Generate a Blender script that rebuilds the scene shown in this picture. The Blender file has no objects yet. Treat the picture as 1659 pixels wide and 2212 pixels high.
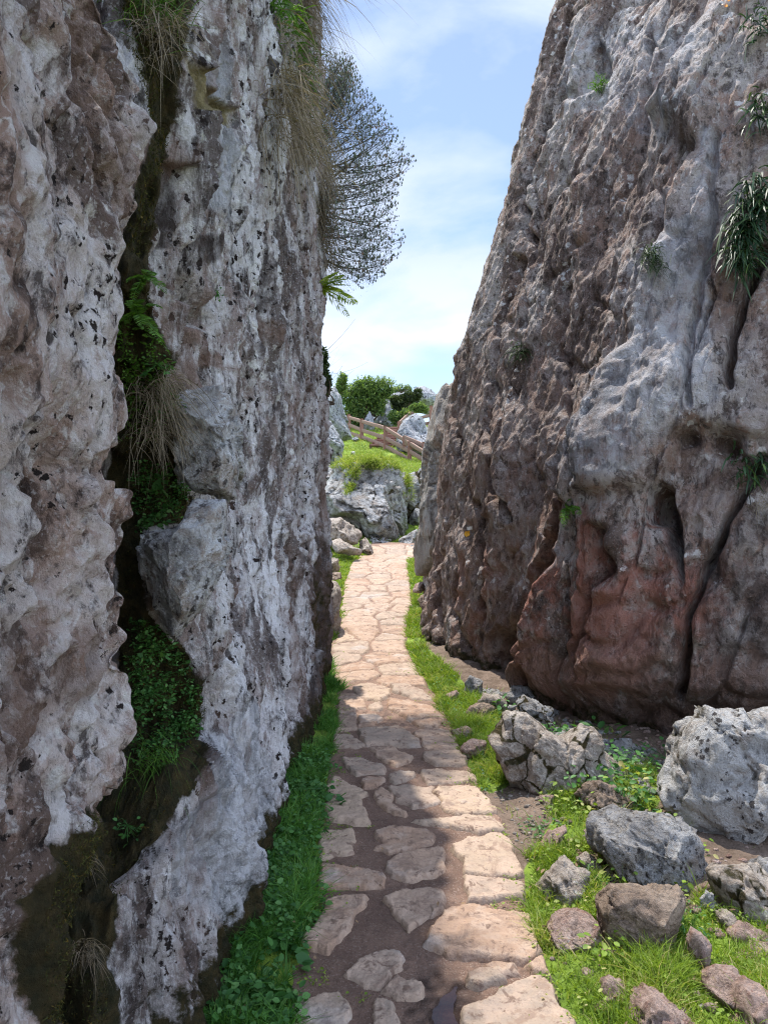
import bpy, bmesh, math
import numpy as np
from mathutils import Vector

# ------------------------------------------------------------------ camera
C = bpy.context.scene.collection
sc = bpy.context.scene
F, CX, HY, EYE = 1620.0, 829.5, 1060.0, 1.6        # focal length and horizon measured on the photo (2212 px tall)
cam_d = bpy.data.cameras.new('camera'); cam = bpy.data.objects.new('camera', cam_d); C.objects.link(cam)
cam_d.sensor_fit = 'VERTICAL'; cam_d.sensor_height = 36; cam_d.lens = 36 * F / 2212
cam_d.shift_y = -(1106 - HY) / 2212
cam_d.clip_start = .05; cam_d.clip_end = 5000
cam.location = (0, 0, EYE); cam.rotation_euler = (math.pi / 2, 0, 0)
sc.camera = cam

# ------------------------------------------------------------------ sun, sky, exposure
SUN_EL, SUN_AZ = math.radians(65), math.radians(-15.5)     # azimuth from +Y, negative = to the left
sd = Vector((math.sin(SUN_AZ) * math.cos(SUN_EL), math.cos(SUN_AZ) * math.cos(SUN_EL), math.sin(SUN_EL)))
sun_d = bpy.data.lights.new('sun', 'SUN'); sun = bpy.data.objects.new('sun', sun_d); C.objects.link(sun)
sun_d.energy = 4.1; sun_d.angle = math.radians(.5); sun_d.color = (1, .95, .87)
sun.rotation_euler = sd.to_track_quat('Z', 'Y').to_euler(); sun.location = sd * 40
sc.view_settings.view_transform = 'Standard'; sc.view_settings.look = 'None'
sc.view_settings.exposure = 0.90; sc.view_settings.gamma = 1
w = bpy.data.worlds.new('World'); sc.world = w; w.use_nodes = True
nt = w.node_tree; nt.nodes.clear()
def N(t, typ, **kw):
    n = t.nodes.new(typ)
    for k, v in kw.items():
        if k.startswith('i_'):
            n.inputs[int(k[2:])].default_value = v
        else:
            setattr(n, k, v)
    return n
sky = N(nt, 'ShaderNodeTexSky', sky_type='NISHITA', sun_disc=False)
sky.sun_elevation = SUN_EL; sky.sun_rotation = SUN_AZ; sky.air_density = 1.0; sky.dust_density = .7; sky.altitude = 1100; sky.ozone_density = 3.5
tc = N(nt, 'ShaderNodeTexCoord')
mp = N(nt, 'ShaderNodeMapping'); mp.inputs['Scale'].default_value = (1.0, 1.0, 2.4); mp.inputs['Location'].default_value = (.35, .1, .62)
nt.links.new(tc.outputs['Generated'], mp.inputs['Vector'])
cn = N(nt, 'ShaderNodeTexNoise'); cn.inputs['Scale'].default_value = 3.4; cn.inputs['Detail'].default_value = 7; cn.inputs['Roughness'].default_value = .52; cn.inputs['Distortion'].default_value = .25
nt.links.new(mp.outputs[0], cn.inputs['Vector'])
cr = N(nt, 'ShaderNodeValToRGB'); cr.color_ramp.elements[0].position = .41; cr.color_ramp.elements[0].color = (.25,) * 3 + (1,)
cr.color_ramp.elements[1].position = .57; cr.color_ramp.elements[1].color = (.92,) * 3 + (1,)
nt.links.new(cn.outputs['Fac'], cr.inputs[0])
# more cloud near the horizon
sx = N(nt, 'ShaderNodeSeparateXYZ'); nt.links.new(tc.outputs['Generated'], sx.inputs[0])
hz = N(nt, 'ShaderNodeMapRange'); hz.inputs[1].default_value = .05; hz.inputs[2].default_value = .30; hz.inputs[3].default_value = 1.0; hz.inputs[4].default_value = 0
nt.links.new(sx.outputs['Z'], hz.inputs[0])
ad = N(nt, 'ShaderNodeMath', operation='ADD', use_clamp=True); nt.links.new(cr.outputs[0], ad.inputs[0])
m2 = N(nt, 'ShaderNodeTexNoise'); m2.inputs['Scale'].default_value = 3.2; m2.inputs['Detail'].default_value = 5
nt.links.new(mp.outputs[0], m2.inputs['Vector'])
r2 = N(nt, 'ShaderNodeMapRange'); r2.inputs[1].default_value = .34; r2.inputs[2].default_value = .50; nt.links.new(m2.outputs['Fac'], r2.inputs[0])
mu = N(nt, 'ShaderNodeMath', operation='MULTIPLY'); nt.links.new(hz.outputs[0], mu.inputs[0]); nt.links.new(r2.outputs[0], mu.inputs[1])
nt.links.new(mu.outputs[0], ad.inputs[1])
cc_ = N(nt, 'ShaderNodeMix', data_type='RGBA'); cc_.inputs[6].default_value = (3.9, 4.5, 5.7, 1); cc_.inputs[7].default_value = (6.6, 6.9, 7.3, 1); nt.links.new(mu.outputs[0], cc_.inputs[0])
mx = N(nt, 'ShaderNodeMix', data_type='RGBA'); nt.links.new(cc_.outputs[2], mx.inputs[7])
nt.links.new(ad.outputs[0], mx.inputs[0]); nt.links.new(sky.outputs[0], mx.inputs[6])
# added fill: the unseen sky overhead and behind the camera is brightened
rear_fill = N(nt, 'ShaderNodeMapRange', interpolation_type='SMOOTHSTEP'); rear_fill.inputs[1].default_value = .45; rear_fill.inputs[2].default_value = -.15; rear_fill.inputs[3].default_value = 1; rear_fill.inputs[4].default_value = 2.3
nt.links.new(sx.outputs['Y'], rear_fill.inputs[0])
gain = N(nt, 'ShaderNodeVectorMath', operation='SCALE'); nt.links.new(mx.outputs[2], gain.inputs[0]); nt.links.new(rear_fill.outputs[0], gain.inputs['Scale'])
bg = N(nt, 'ShaderNodeBackground'); bg.inputs['Strength'].default_value = .115
wo = N(nt, 'ShaderNodeOutputWorld'); nt.links.new(gain.outputs[0], bg.inputs[0]); nt.links.new(bg.outputs[0], wo.inputs[0])
sc.cycles.max_bounces = 8; sc.cycles.diffuse_bounces = 5; sc.cycles.transparent_max_bounces = 8
sc.cycles.use_denoising = True; sc.cycles.denoising_prefilter = 'NONE'; sc.cycles.sample_clamp_indirect = 2.5; sc.cycles.filter_width = 1.15

# ------------------------------------------------------------------ numpy helpers
rng = np.random.default_rng(7)
def _hash(ix, iy, iz, seed):
    h = (ix.astype(np.uint32) * np.uint32(374761393) + iy.astype(np.uint32) * np.uint32(668265263)
         + iz.astype(np.uint32) * np.uint32(2147483647) + np.uint32((seed * 1442695041) & 0xffffffff))
    h = (h ^ (h >> np.uint32(13))) * np.uint32(1274126177)
    h = (h ^ (h >> np.uint32(16))) * np.uint32(2246822519)
    return h ^ (h >> np.uint32(15))
_G = np.array([[1,1,0],[-1,1,0],[1,-1,0],[-1,-1,0],[1,0,1],[-1,0,1],[1,0,-1],[-1,0,-1],[0,1,1],[0,-1,1],[0,1,-1],[0,-1,-1],[1,1,0],[0,-1,1],[-1,1,0],[0,-1,-1]], np.float32)
def noise(p, seed=0):
    p = np.asarray(p, np.float32); f = np.floor(p); i = f.astype(np.int64); t = p - f
    u = t * t * t * (t * (t * 6 - 15) + 10); out = np.zeros(len(p), np.float32)
    for dx in (0, 1):
        wx = u[:, 0] if dx else 1 - u[:, 0]
        for dy in (0, 1):
            wy = u[:, 1] if dy else 1 - u[:, 1]
            for dz in (0, 1):
                wz = u[:, 2] if dz else 1 - u[:, 2]
                g = _G[_hash(i[:, 0] + dx, i[:, 1] + dy, i[:, 2] + dz, seed) & 15]
                out += wx * wy * wz * (g[:, 0] * (t[:, 0] - dx) + g[:, 1] * (t[:, 1] - dy) + g[:, 2] * (t[:, 2] - dz))
    return out
def fbm(p, octs=5, seed=0, gain=.5, ridged=False):
    p = np.asarray(p, np.float32); o = np.zeros(len(p), np.float32); a = 1.
    for k in range(octs):
        n = noise(p * (2.03 ** k) + k * 7.31, seed + k)
        o += a * ((1 - 2.2 * np.abs(n)) - .5 if ridged else n); a *= gain
    return o
def worley(p, seed=0):
    p = np.asarray(p, np.float32); f = np.floor(p); i = f.astype(np.int64); t = p - f
    f1 = np.full(len(p), 9., np.float32); f2 = f1.copy()
    for dx in (-1, 0, 1):
        for dy in (-1, 0, 1):
            for dz in (-1, 0, 1):
                h = _hash(i[:, 0] + dx, i[:, 1] + dy, i[:, 2] + dz, seed)
                d = ((dx + (h & 1023) / 1023. - t[:, 0]) ** 2 + (dy + ((h >> 10) & 1023) / 1023. - t[:, 1]) ** 2 + (dz + ((h >> 20) & 1023) / 1023. - t[:, 2]) ** 2).astype(np.float32)
                f2 = np.minimum(f2, np.maximum(f1, d)); f1 = np.minimum(f1, d)
    return np.sqrt(f1), np.sqrt(f2)
def scallop(p, seed=0, tilt=.9, k=.8):
    # continuous dished fracture planes meeting in sharp ridges
    p = np.asarray(p, np.float32); f = np.floor(p); i = f.astype(np.int64); t = p - f
    best = np.full(len(p), 9., np.float32)
    for dx in (-1, 0, 1):
        for dy in (-1, 0, 1):
            for dz in (-1, 0, 1):
                h = _hash(i[:, 0] + dx, i[:, 1] + dy, i[:, 2] + dz, seed)
                v = [dx + (h & 1023) / 1023. - t[:, 0], dy + ((h >> 10) & 1023) / 1023. - t[:, 1], dz + ((h >> 20) & 1023) / 1023. - t[:, 2]]
                d = v[0] ** 2 + v[1] ** 2 + v[2] ** 2; g = _G[(h >> 5) & 15]
                val = k * d + tilt * .5 * (v[0] * g[:, 0] + v[1] * g[:, 1] + v[2] * g[:, 2]) + .25 * ((h >> 9) & 255) / 255.
                best = np.minimum(best, val)
    return best
def facet(p, seed=0):
    # broken planes: every cell gets its own tilt
    p = np.asarray(p, np.float32); f = np.floor(p); i = f.astype(np.int64); t = p - f
    best = np.full(len(p), 9., np.float32); val = np.zeros(len(p), np.float32)
    for dx in (-1, 0, 1):
        for dy in (-1, 0, 1):
            for dz in (-1, 0, 1):
                h = _hash(i[:, 0] + dx, i[:, 1] + dy, i[:, 2] + dz, seed)
                v = [dx + (h & 1023) / 1023. - t[:, 0], dy + ((h >> 10) & 1023) / 1023. - t[:, 1], dz + ((h >> 20) & 1023) / 1023. - t[:, 2]]
                d = v[0] ** 2 + v[1] ** 2 + v[2] ** 2; m = d < best; g = _G[(h >> 5) & 15]; off = ((h >> 9) & 255) / 255. - .5
                val = np.where(m, v[0] * g[:, 0] + v[1] * g[:, 1] + v[2] * g[:, 2] + off * .5, val); best = np.minimum(best, d)
    return val
def ss(a, b, x):
    t = np.clip((x - a) / (b - a), 0, 1); return t * t * (3 - 2 * t)
def U(dx, dy, Y):                                   # a photo point at a known distance
    return ((dx - CX) / F * Y, Y, EYE + (HY - dy) / F * Y)
def G(dx, dy):                                      # a photo point standing on the level ground
    Y = EYE * F / (dy - HY)
    for _ in range(8):
        Y = (EYE - float(base_z(Y))) * F / (dy - HY)
    return ((dx - CX) / F * Y, Y)
def PR(V):                                          # where points show in the photo, to lay out features
    Y = np.maximum(V[:, 1], .3)
    return CX + V[:, 0] / Y * F, HY - (V[:, 2] - EYE) / Y * F
def base_z(Y):
    return np.interp(Y, [-50, 7, 16, 20, 21, 23.5, 28, 32, 36, 40, 45, 60, 2500], [0, 0, .27, .5, .8, 2.2, 2.45, 2.8, 3.75, 4.8, 5.5, 6, 6])
def inpoly(x, y, poly):
    r = np.zeros(len(x), bool); n = len(poly)
    for k in range(n):
        x0, y0 = poly[k]; x1, y1 = poly[(k + 1) % n]
        if y0 == y1: continue
        c = ((y0 > y) != (y1 > y)) & (x < (x1 - x0) * (y - y0) / (y1 - y0) + x0); r ^= c
    return r
def sdpoly(x, y, poly):                              # distance inside (+) or outside (-)
    d = np.full(len(x), 1e9)
    n = len(poly)
    for k in range(n):
        x0, y0 = poly[k]; x1, y1 = poly[(k + 1) % n]; ex, ey = x1 - x0, y1 - y0
        t = np.clip(((x - x0) * ex + (y - y0) * ey) / (ex * ex + ey * ey + 1e-12), 0, 1)
        d = np.minimum(d, np.hypot(x - x0 - t * ex, y - y0 - t * ey))
    return np.where(inpoly(x, y, poly), d, -d)
def sdline(x, y, pts):
    d = np.full(len(x), 1e9)
    for (x0, y0), (x1, y1) in zip(pts[:-1], pts[1:]):
        ex, ey = x1 - x0, y1 - y0
        t = np.clip(((x - x0) * ex + (y - y0) * ey) / (ex * ex + ey * ey + 1e-12), 0, 1)
        d = np.minimum(d, np.hypot(x - x0 - t * ex, y - y0 - t * ey))
    return d
def mk(name, V, Fc, mat, parent=None, loc=None, smooth=True, attrs=None, **props):
    V = np.asarray(V, np.float32).copy()
    if parent is not None: loc = np.array(parent['_loc'])
    elif loc is None: loc = np.array([(V[:, 0].min() + V[:, 0].max()) / 2, (V[:, 1].min() + V[:, 1].max()) / 2, V[:, 2].min()])
    V -= np.array(loc, np.float32)
    me = bpy.data.meshes.new(name)
    if isinstance(Fc, np.ndarray): Fl = [Fc]
    else: Fl = Fc
    me.vertices.add(len(V)); me.vertices.foreach_set('co', V.ravel())
    tot = sum(f.size for f in Fl); npol = sum(len(f) for f in Fl)
    me.loops.add(tot); me.polygons.add(npol)
    me.loops.foreach_set('vertex_index', np.concatenate([f.ravel() for f in Fl]).astype(np.int32))
    st = []; o = 0
    for f in Fl:
        st.append(o + np.arange(len(f)) * f.shape[1]); o += f.size
    me.polygons.foreach_set('loop_start', np.concatenate(st).astype(np.int32))
    me.polygons.foreach_set('use_smooth', np.full(npol, smooth))
    if attrs:
        for k, a in attrs.items():
            at = me.attributes.new(k, 'FLOAT', 'POINT'); at.data.foreach_set('value', np.asarray(a, np.float32))
    me.update(calc_edges=True); me.validate()
    me.materials.append(mat)
    ob = bpy.data.objects.new(name, me); C.objects.link(ob)
    if parent is not None: ob.parent = parent
    else: ob.location = [float(q) for q in loc]
    ob['_loc'] = [float(q) for q in loc]
    for k, v in props.items(): ob[k] = v
    return ob
def empty(name, loc, **props):
    o = bpy.data.objects.new(name, None); C.objects.link(o); o.location = [float(q) for q in loc]; o['_loc'] = [float(q) for q in loc]
    o.empty_display_size = .1
    for k, v in props.items(): o[k] = v
    return o
def gridf(nu, nv, wrap=False):                      # nu rows x nv columns
    a = np.arange(nu - 1)[:, None] * nv + np.arange(nv - (0 if wrap else 1))[None]
    b = a + 1
    if wrap: b = np.arange(nu - 1)[:, None] * nv + ((np.arange(nv) + 1) % nv)[None]
    return np.stack([a, b, b + nv, a + nv], -1).reshape(-1, 4)
def join(parts):
    Vs, Fs, o = [], [], 0
    for V, Fc in parts:
        Vs.append(V); Fs.append(Fc + o); o += len(V)
    return np.concatenate(Vs), np.concatenate(Fs)
def unit(v):
    return v / np.maximum(np.linalg.norm(v, axis=-1, keepdims=True), 1e-9)

# ------------------------------------------------------------------ materials
def newmat(name):
    m = bpy.data.materials.new(name); m.use_nodes = True; t = m.node_tree; t.nodes.clear()
    out = N(t, 'ShaderNodeOutputMaterial'); b = N(t, 'ShaderNodeBsdfPrincipled'); t.links.new(b.outputs[0], out.inputs[0])
    b.inputs['Specular IOR Level'].default_value = .25; b.inputs['Roughness'].default_value = .85
    return m, t, b, out
def ramp(t, src, pts):
    r = N(t, 'ShaderNodeValToRGB'); e = r.color_ramp.elements
    while len(e) < len(pts): e.new(.5)
    for k, (p, c) in enumerate(pts):
        e[k].position = p; c = c if isinstance(c, tuple) else (c, c, c); e[k].color = (*c, 1)
    t.links.new(src, r.inputs[0]); return r.outputs[0]
def mix(t, fac, a, b, blend='MIX'):
    m = N(t, 'ShaderNodeMix', data_type='RGBA', blend_type=blend)
    for s, i in ((fac, 0), (a, 6), (b, 7)):
        if isinstance(s, bpy.types.NodeSocket): t.links.new(s, m.inputs[i])
        else: m.inputs[i].default_value = s if i == 0 else (*s, 1)
    return m.outputs[2]
def math_(t, op, a, b=None, clamp=False):
    m = N(t, 'ShaderNodeMath', operation=op, use_clamp=clamp)
    for s, i in ((a, 0), (b, 1)):
        if s is None: continue
        if isinstance(s, bpy.types.NodeSocket): t.links.new(s, m.inputs[i])
        else: m.inputs[i].default_value = s
    return m.outputs[0]
def tnoise(t, vec, scale, det=6, rough=.55, dist=0.):
    n = N(t, 'ShaderNodeTexNoise'); n.inputs['Scale'].default_value = scale; n.inputs['Detail'].default_value = det
    n.inputs['Roughness'].default_value = rough; n.inputs['Distortion'].default_value = dist
    t.links.new(vec, n.inputs['Vector']); return n.outputs['Fac']
def tvor(t, vec, scale, feature='F1'):
    n = N(t, 'ShaderNodeTexVoronoi', feature=feature); n.inputs['Scale'].default_value = scale
    t.links.new(vec, n.inputs['Vector']); return n
def attr(t, name):
    a = N(t, 'ShaderNodeAttribute', attribute_name=name); return a.outputs['Fac']
def rock_mat(name, pale, mid, dark, stain, scale=1., stretch=1., spot=.5, lichen=.4, bump=.5, mosscol=(.028, .028, .010), spotsize=26., bs=1., lich_col=(.55, .54, .50), mott=.85, macro=.88):
    m, t, b, out = newmat(name)
    tc = N(t, 'ShaderNodeTexCoord'); mpn = N(t, 'ShaderNodeMapping'); mpn.inputs['Scale'].default_value = (1, 1, stretch)
    t.links.new(tc.outputs['Object'], mpn.inputs[0]); v = mpn.outputs[0]
    v0 = tc.outputs['Object']
    a = tnoise(t, v, 1.7 * scale, 8, .62, .4)
    c = mix(t, ramp(t, a, [(.40, 0.), (.58, 1.)]), mid, pale)
    a2 = tnoise(t, v, 7 * scale, 9, .70, .4)
    c = mix(t, ramp(t, a2, [(.50, 0.), (.58, .85)]), c, stain)
    a5 = tnoise(t, v, 22 * scale, 7, .65, .6)
    c = mix(t, ramp(t, a5, [(.54, 0.), (.62, .8)]), c, pale)
    a7 = tnoise(t, v, 3.4 * scale, 9, .68, .5)
    c = mix(t, ramp(t, a7, [(.425, macro), (.475, 0.)]), c, tuple(.75 * p + .25 * q for p, q in zip(dark, stain)))
    a3 = tnoise(t, v, 13 * scale, 10, .74, .3)
    c = mix(t, ramp(t, a3, [(.385, mott), (.45, 0.)]), c, dark)
    a4 = tnoise(t, v, 34 * scale, 6, .7, .3)
    pk = ramp(t, tnoise(t, v, 2.6 * scale, 4), [(.42, .15), (.56, 1.)])
    c = mix(t, math_(t, 'MULTIPLY', ramp(t, a4, [(.375, mott), (.425, 0.)]), pk), c, tuple(q * .55 for q in dark))
    a6 = tnoise(t, v0, 90 * scale, 3, .6)
    c = mix(t, ramp(t, a6, [(.56, 0.), (.66, .4)]), c, pale)
    # pale crusts of lichen: rounded spots of uneven size, in patches
    wv = N(t, 'ShaderNodeMix', data_type='VECTOR'); wv.inputs[0].default_value = .06
    nn = N(t, 'ShaderNodeTexNoise'); nn.inputs['Scale'].default_value = 14; t.links.new(v0, nn.inputs['Vector'])
    t.links.new(v0, wv.inputs[4]); t.links.new(nn.outputs['Color'], wv.inputs[5])
    vl = tvor(t, wv.outputs[1], 17 * scale)
    sz = N(t, 'ShaderNodeSeparateColor'); t.links.new(vl.outputs['Color'], sz.inputs[0])
    pm = ramp(t, tnoise(t, v0, 2.3, 3), [(.46, 0.), (.6, 1.)])
    lim = math_(t, 'MULTIPLY', math_(t, 'MULTIPLY', sz.outputs[0], .5), pm)
    irr = math_(t, 'MULTIPLY', math_(t, 'ADD', tnoise(t, v0, 70 * scale, 4, .6), -.5), .9)
    lm = math_(t, 'MULTIPLY', math_(t, 'MULTIPLY', math_(t, 'SUBTRACT', math_(t, 'ADD', lim, irr), vl.outputs['Distance']), 9.), lichen, True)
    c = mix(t, lm, c, lich_col)
    # black lichen and small pits
    ms_ = N(t, 'ShaderNodeMapping'); ms_.inputs['Scale'].default_value = (1, 1, .5 + .5 * stretch); t.links.new(wv.outputs[1], ms_.inputs[0])
    vs = tvor(t, ms_.outputs[0], spotsize * scale)
    s2 = N(t, 'ShaderNodeSeparateColor'); t.links.new(vs.outputs['Color'], s2.inputs[0])
    pm2 = ramp(t, tnoise(t, v, 3.1, 4), [(.36, 0.), (.54, 1.)])
    lim2 = math_(t, 'MULTIPLY', math_(t, 'MULTIPLY', s2.outputs[1], .48), pm2)
    irr2 = math_(t, 'MULTIPLY', math_(t, 'ADD', tnoise(t, v0, 110 * scale, 5, .65), -.5), 1.1)
    sm = math_(t, 'MULTIPLY', math_(t, 'SUBTRACT', math_(t, 'ADD', lim2, irr2), vs.outputs['Distance']), 12., True)
    smf = math_(t, 'MULTIPLY', sm, spot)
    c = mix(t, smf, c, (.03, .021, .019))
    # traced patches: red earth stain, dark tone, pale bluish tone, ochre, moss
    nz = math_(t, 'ADD', tnoise(t, v0, 9, 8, .7), -.5)
    nzs = math_(t, 'ADD', tnoise(t, v, 5 * scale, 10, .72, .6), -.5)
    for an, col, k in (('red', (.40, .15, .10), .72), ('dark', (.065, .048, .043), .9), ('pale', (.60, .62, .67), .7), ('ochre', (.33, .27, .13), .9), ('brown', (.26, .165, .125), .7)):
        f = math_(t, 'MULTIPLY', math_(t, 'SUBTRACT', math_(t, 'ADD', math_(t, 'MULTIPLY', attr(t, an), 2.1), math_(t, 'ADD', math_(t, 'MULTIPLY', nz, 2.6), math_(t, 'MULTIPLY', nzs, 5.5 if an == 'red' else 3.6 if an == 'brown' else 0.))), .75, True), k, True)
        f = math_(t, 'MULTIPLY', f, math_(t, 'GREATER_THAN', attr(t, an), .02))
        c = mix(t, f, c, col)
    mf = math_(t, 'MULTIPLY', math_(t, 'SUBTRACT', math_(t, 'ADD', math_(t, 'MULTIPLY', attr(t, 'moss'), 2.2), math_(t, 'MULTIPLY', nz, 4.)), .6, True), 2., True)
    mf = math_(t, 'MULTIPLY', mf, math_(t, 'GREATER_THAN', attr(t, 'moss'), .02))
    mc = mix(t, ramp(t, tnoise(t, v0, 30, 4), [(.35, 0.), (.65, 1.)]), mosscol, (.07, .05, .016))
    c = mix(t, mf, c, mc)
    t.links.new(c, b.inputs['Base Color'])
    h = math_(t, 'ADD', math_(t, 'MULTIPLY', tnoise(t, v, 16 * bs, 14, .74, .3), 1.4), math_(t, 'MULTIPLY', tnoise(t, v0, 80 * bs, 8, .72), .55))
    h = math_(t, 'ADD', h, math_(t, 'MULTIPLY', ramp(t, a3, [(.36, 0.), (.46, 1.)]), .35))
    h = math_(t, 'SUBTRACT', h, math_(t, 'MULTIPLY', sm, .35))
    vc = tvor(t, wv.outputs[1], 9 * bs, 'DISTANCE_TO_EDGE')
    h = math_(t, 'SUBTRACT', h, math_(t, 'MULTIPLY', ramp(t, vc.outputs['Distance'], [(0., 1.), (.05, 0.)]), .12))
    bp = N(t, 'ShaderNodeBump'); bp.inputs['Strength'].default_value = min(1., bump * 1.1); bp.inputs['Distance'].default_value = .045 / max(bs, .5)
    t.links.new(h, bp.inputs['Height']); t.links.new(bp.outputs[0], b.inputs['Normal'])
    return m
M_nearrock = rock_mat('pink_pitted_limestone', (.86, .82, .83), (.52, .37, .31), (.060, .040, .036), (.40, .27, .22), 1.3, .6, 1., .5, .9, lich_col=(.85, .82, .80), spotsize=32)
M_leftrock = rock_mat('white_fluted_limestone', (.87, .86, .89), (.50, .45, .44), (.065, .05, .046), (.29, .215, .19), 1., .33, 1., .5, .9, lich_col=(.85, .84, .82), spotsize=34)
M_block = rock_mat('grey_block_limestone', (.74, .75, .78), (.50, .49, .48), (.12, .10, .09), (.40, .33, .28), 1.3, 1., .8, .8, .9, mott=.7, macro=.4)
M_rightrock = rock_mat('brown_grey_limestone', (.52, .46, .43), (.285, .21, .18), (.075, .052, .045), (.34, .22, .17), .8, .6, .5, .95, 1., bs=.85, mott=.8, lich_col=(.72, .68, .66))
M_slab = rock_mat('pale_slab_limestone', (.42, .40, .38), (.30, .27, .24), (.10, .08, .07), (.30, .22, .17), .7, .4, .3, .4, .8, bs=.5, mott=.3, macro=.4)
M_grey = rock_mat('grey_boulder_stone', (.46, .455, .45), (.33, .32, .32), (.08, .07, .065), (.34, .30, .26), 1.5, 1., .8, .5, .9, mott=.55, macro=.4)
M_white = rock_mat('white_boulder_stone', (.62, .61, .60), (.54, .53, .52), (.12, .11, .10), (.42, .37, .33), 1.3, 1., .9, .2, .9, mott=.4, macro=.15)
M_tan = rock_mat('tan_boulder_stone', (.52, .46, .40), (.42, .35, .29), (.10, .07, .05), (.28, .22, .18), 2., 1., .3, .5, .8, mott=.3, macro=.4)
M_brown = rock_mat('brown_broken_stone', (.40, .31, .24), (.30, .22, .17), (.10, .07, .05), (.26, .19, .14), 1.6, 1., .2, .3, .8, mott=.3, macro=.4)
M_pink = rock_mat('pink_broken_stone', (.52, .40, .35), (.40, .28, .23), (.12, .07, .06), (.30, .17, .13), 2., 1., .25, .6, .8, mott=.3, macro=.4)
M_far = rock_mat('far_blue_grey_stone', (.42, .43, .45), (.29, .30, .32), (.08, .08, .09), (.36, .36, .38), .9, .8, .8, .5, .9, spotsize=9, bs=.35, mott=.7, macro=.4)
M_farbig = rock_mat('far_boulder_stone', (.46, .46, .46), (.32, .31, .30), (.06, .055, .05), (.30, .25, .21), .55, 1., .6, .3, 1., spotsize=8, bs=.3, mott=.7, macro=.4)

def stone_mat():
    m, t, b, out = newmat('pink_flagstone')
    g = N(t, 'ShaderNodeNewGeometry'); v = g.outputs['Position']; oi = N(t, 'ShaderNodeObjectInfo')
    c = ramp(t, oi.outputs['Random'], [(0., (.31, .195, .13)), (.35, (.38, .265, .19)), (.7, (.30, .235, .185)), (1., (.40, .295, .21))])
    c = mix(t, ramp(t, tnoise(t, v, 9, 9, .65, .4), [(.46, 0.), (.58, .75)]), c, (.42, .31, .235))
    c = mix(t, ramp(t, tnoise(t, v, 20, 9, .7, .5), [(.38, .85), (.455, 0.)]), c, (.15, .095, .07))
    c = mix(t, ramp(t, tnoise(t, v, 6, 10, .75, .8), [(.40, .7), (.47, 0.)]), c, (.23, .155, .115))
    c = mix(t, ramp(t, tnoise(t, v, 3, 4), [(.60, 0.), (.68, .5)]), c, (.42, .38, .35))
    c = mix(t, ramp(t, tnoise(t, v, 110, 3, .6), [(.30, .5), (.42, 0.)]), c, (.16, .10, .08))
    t.links.new(c, b.inputs['Base Color']); b.inputs['Roughness'].default_value = .75
    h = math_(t, 'ADD', tnoise(t, v, 30, 10, .7, .5), math_(t, 'MULTIPLY', tnoise(t, v, 120, 5), .3))
    bp = N(t, 'ShaderNodeBump'); bp.inputs['Strength'].default_value = .55; bp.inputs['Distance'].default_value = .02
    t.links.new(h, bp.inputs['Height']); t.links.new(bp.outputs[0], b.inputs['Normal']); return m
M_stone = stone_mat()
def mud_mat():
    m, t, b, out = newmat('trodden_mud')
    g = N(t, 'ShaderNodeNewGeometry'); v = g.outputs['Position']
    c = mix(t, ramp(t, tnoise(t, v, 4, 8, .6), [(.4, 0.), (.62, 1.)]), (.20, .125, .092), (.29, .185, .135))
    c = mix(t, ramp(t, tnoise(t, v, 45, 8, .7), [(.35, .6), (.5, 0.)]), c, (.12, .078, .06))
    c = mix(t, ramp(t, tnoise(t, v, 130, 4), [(.56, 0.), (.66, .75)]), c, (.40, .31, .25))
    c = mix(t, ramp(t, tnoise(t, v, 18, 9, .75), [(.38, .6), (.47, 0.)]), c, (.13, .085, .065))
    c = mix(t, attr(t, 'near_left_dark'), c, (.085, .052, .04)); wt = attr(t, 'wet'); c = mix(t, wt, c, (.055, .035, .028))
    t.links.new(c, b.inputs['Base Color'])
    rr = N(t, 'ShaderNodeMapRange'); rr.inputs[3].default_value = .85; rr.inputs[4].default_value = .12; t.links.new(wt, rr.inputs[0]); t.links.new(rr.outputs[0], b.inputs['Roughness'])
    h = math_(t, 'ADD', tnoise(t, v, 40, 8, .7), math_(t, 'MULTIPLY', tnoise(t, v, 180, 4), .4))
    bp = N(t, 'ShaderNodeBump'); bp.inputs['Strength'].default_value = .9; bp.inputs['Distance'].default_value = .02
    t.links.new(h, bp.inputs['Height']); t.links.new(bp.outputs[0], b.inputs['Normal']); return m
M_mud = mud_mat()
def ground_mat():
    m, t, b, out = newmat('earth_and_turf')
    g = N(t, 'ShaderNodeNewGeometry'); v = g.outputs['Position']
    c = mix(t, ramp(t, tnoise(t, v, 6, 8, .65), [(.4, 0.), (.6, 1.)]), (.12, .085, .062), (.21, .155, .12))
    c = mix(t, ramp(t, tnoise(t, v, 60, 6, .7), [(.36, .7), (.5, 0.)]), c, (.06, .042, .03))
    gr = mix(t, ramp(t, tnoise(t, v, 1.6, 8, .65), [(.4, 0.), (.62, 1.)]), (.11, .18, .02), (.22, .31, .04))
    gr = mix(t, ramp(t, tnoise(t, v, 14, 6, .7), [(.36, .8), (.5, 0.)]), gr, (.03, .055, .012))
    a = attr(t, 'turf')
    f = math_(t, 'MULTIPLY', math_(t, 'SUBTRACT', math_(t, 'ADD', math_(t, 'MULTIPLY', a, 1.6), tnoise(t, v, 12, 5)), 1.0), 3., True)
    c = mix(t, f, c, gr); t.links.new(c, b.inputs['Base Color']); b.inputs['Roughness'].default_value = .95
    bp = N(t, 'ShaderNodeBump'); bp.inputs['Strength'].default_value = .8; bp.inputs['Distance'].default_value = .03
    t.links.new(tnoise(t, v, 30, 9, .7), bp.inputs['Height']); t.links.new(bp.outputs[0], b.inputs['Normal']); return m
M_ground = ground_mat()
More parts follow.
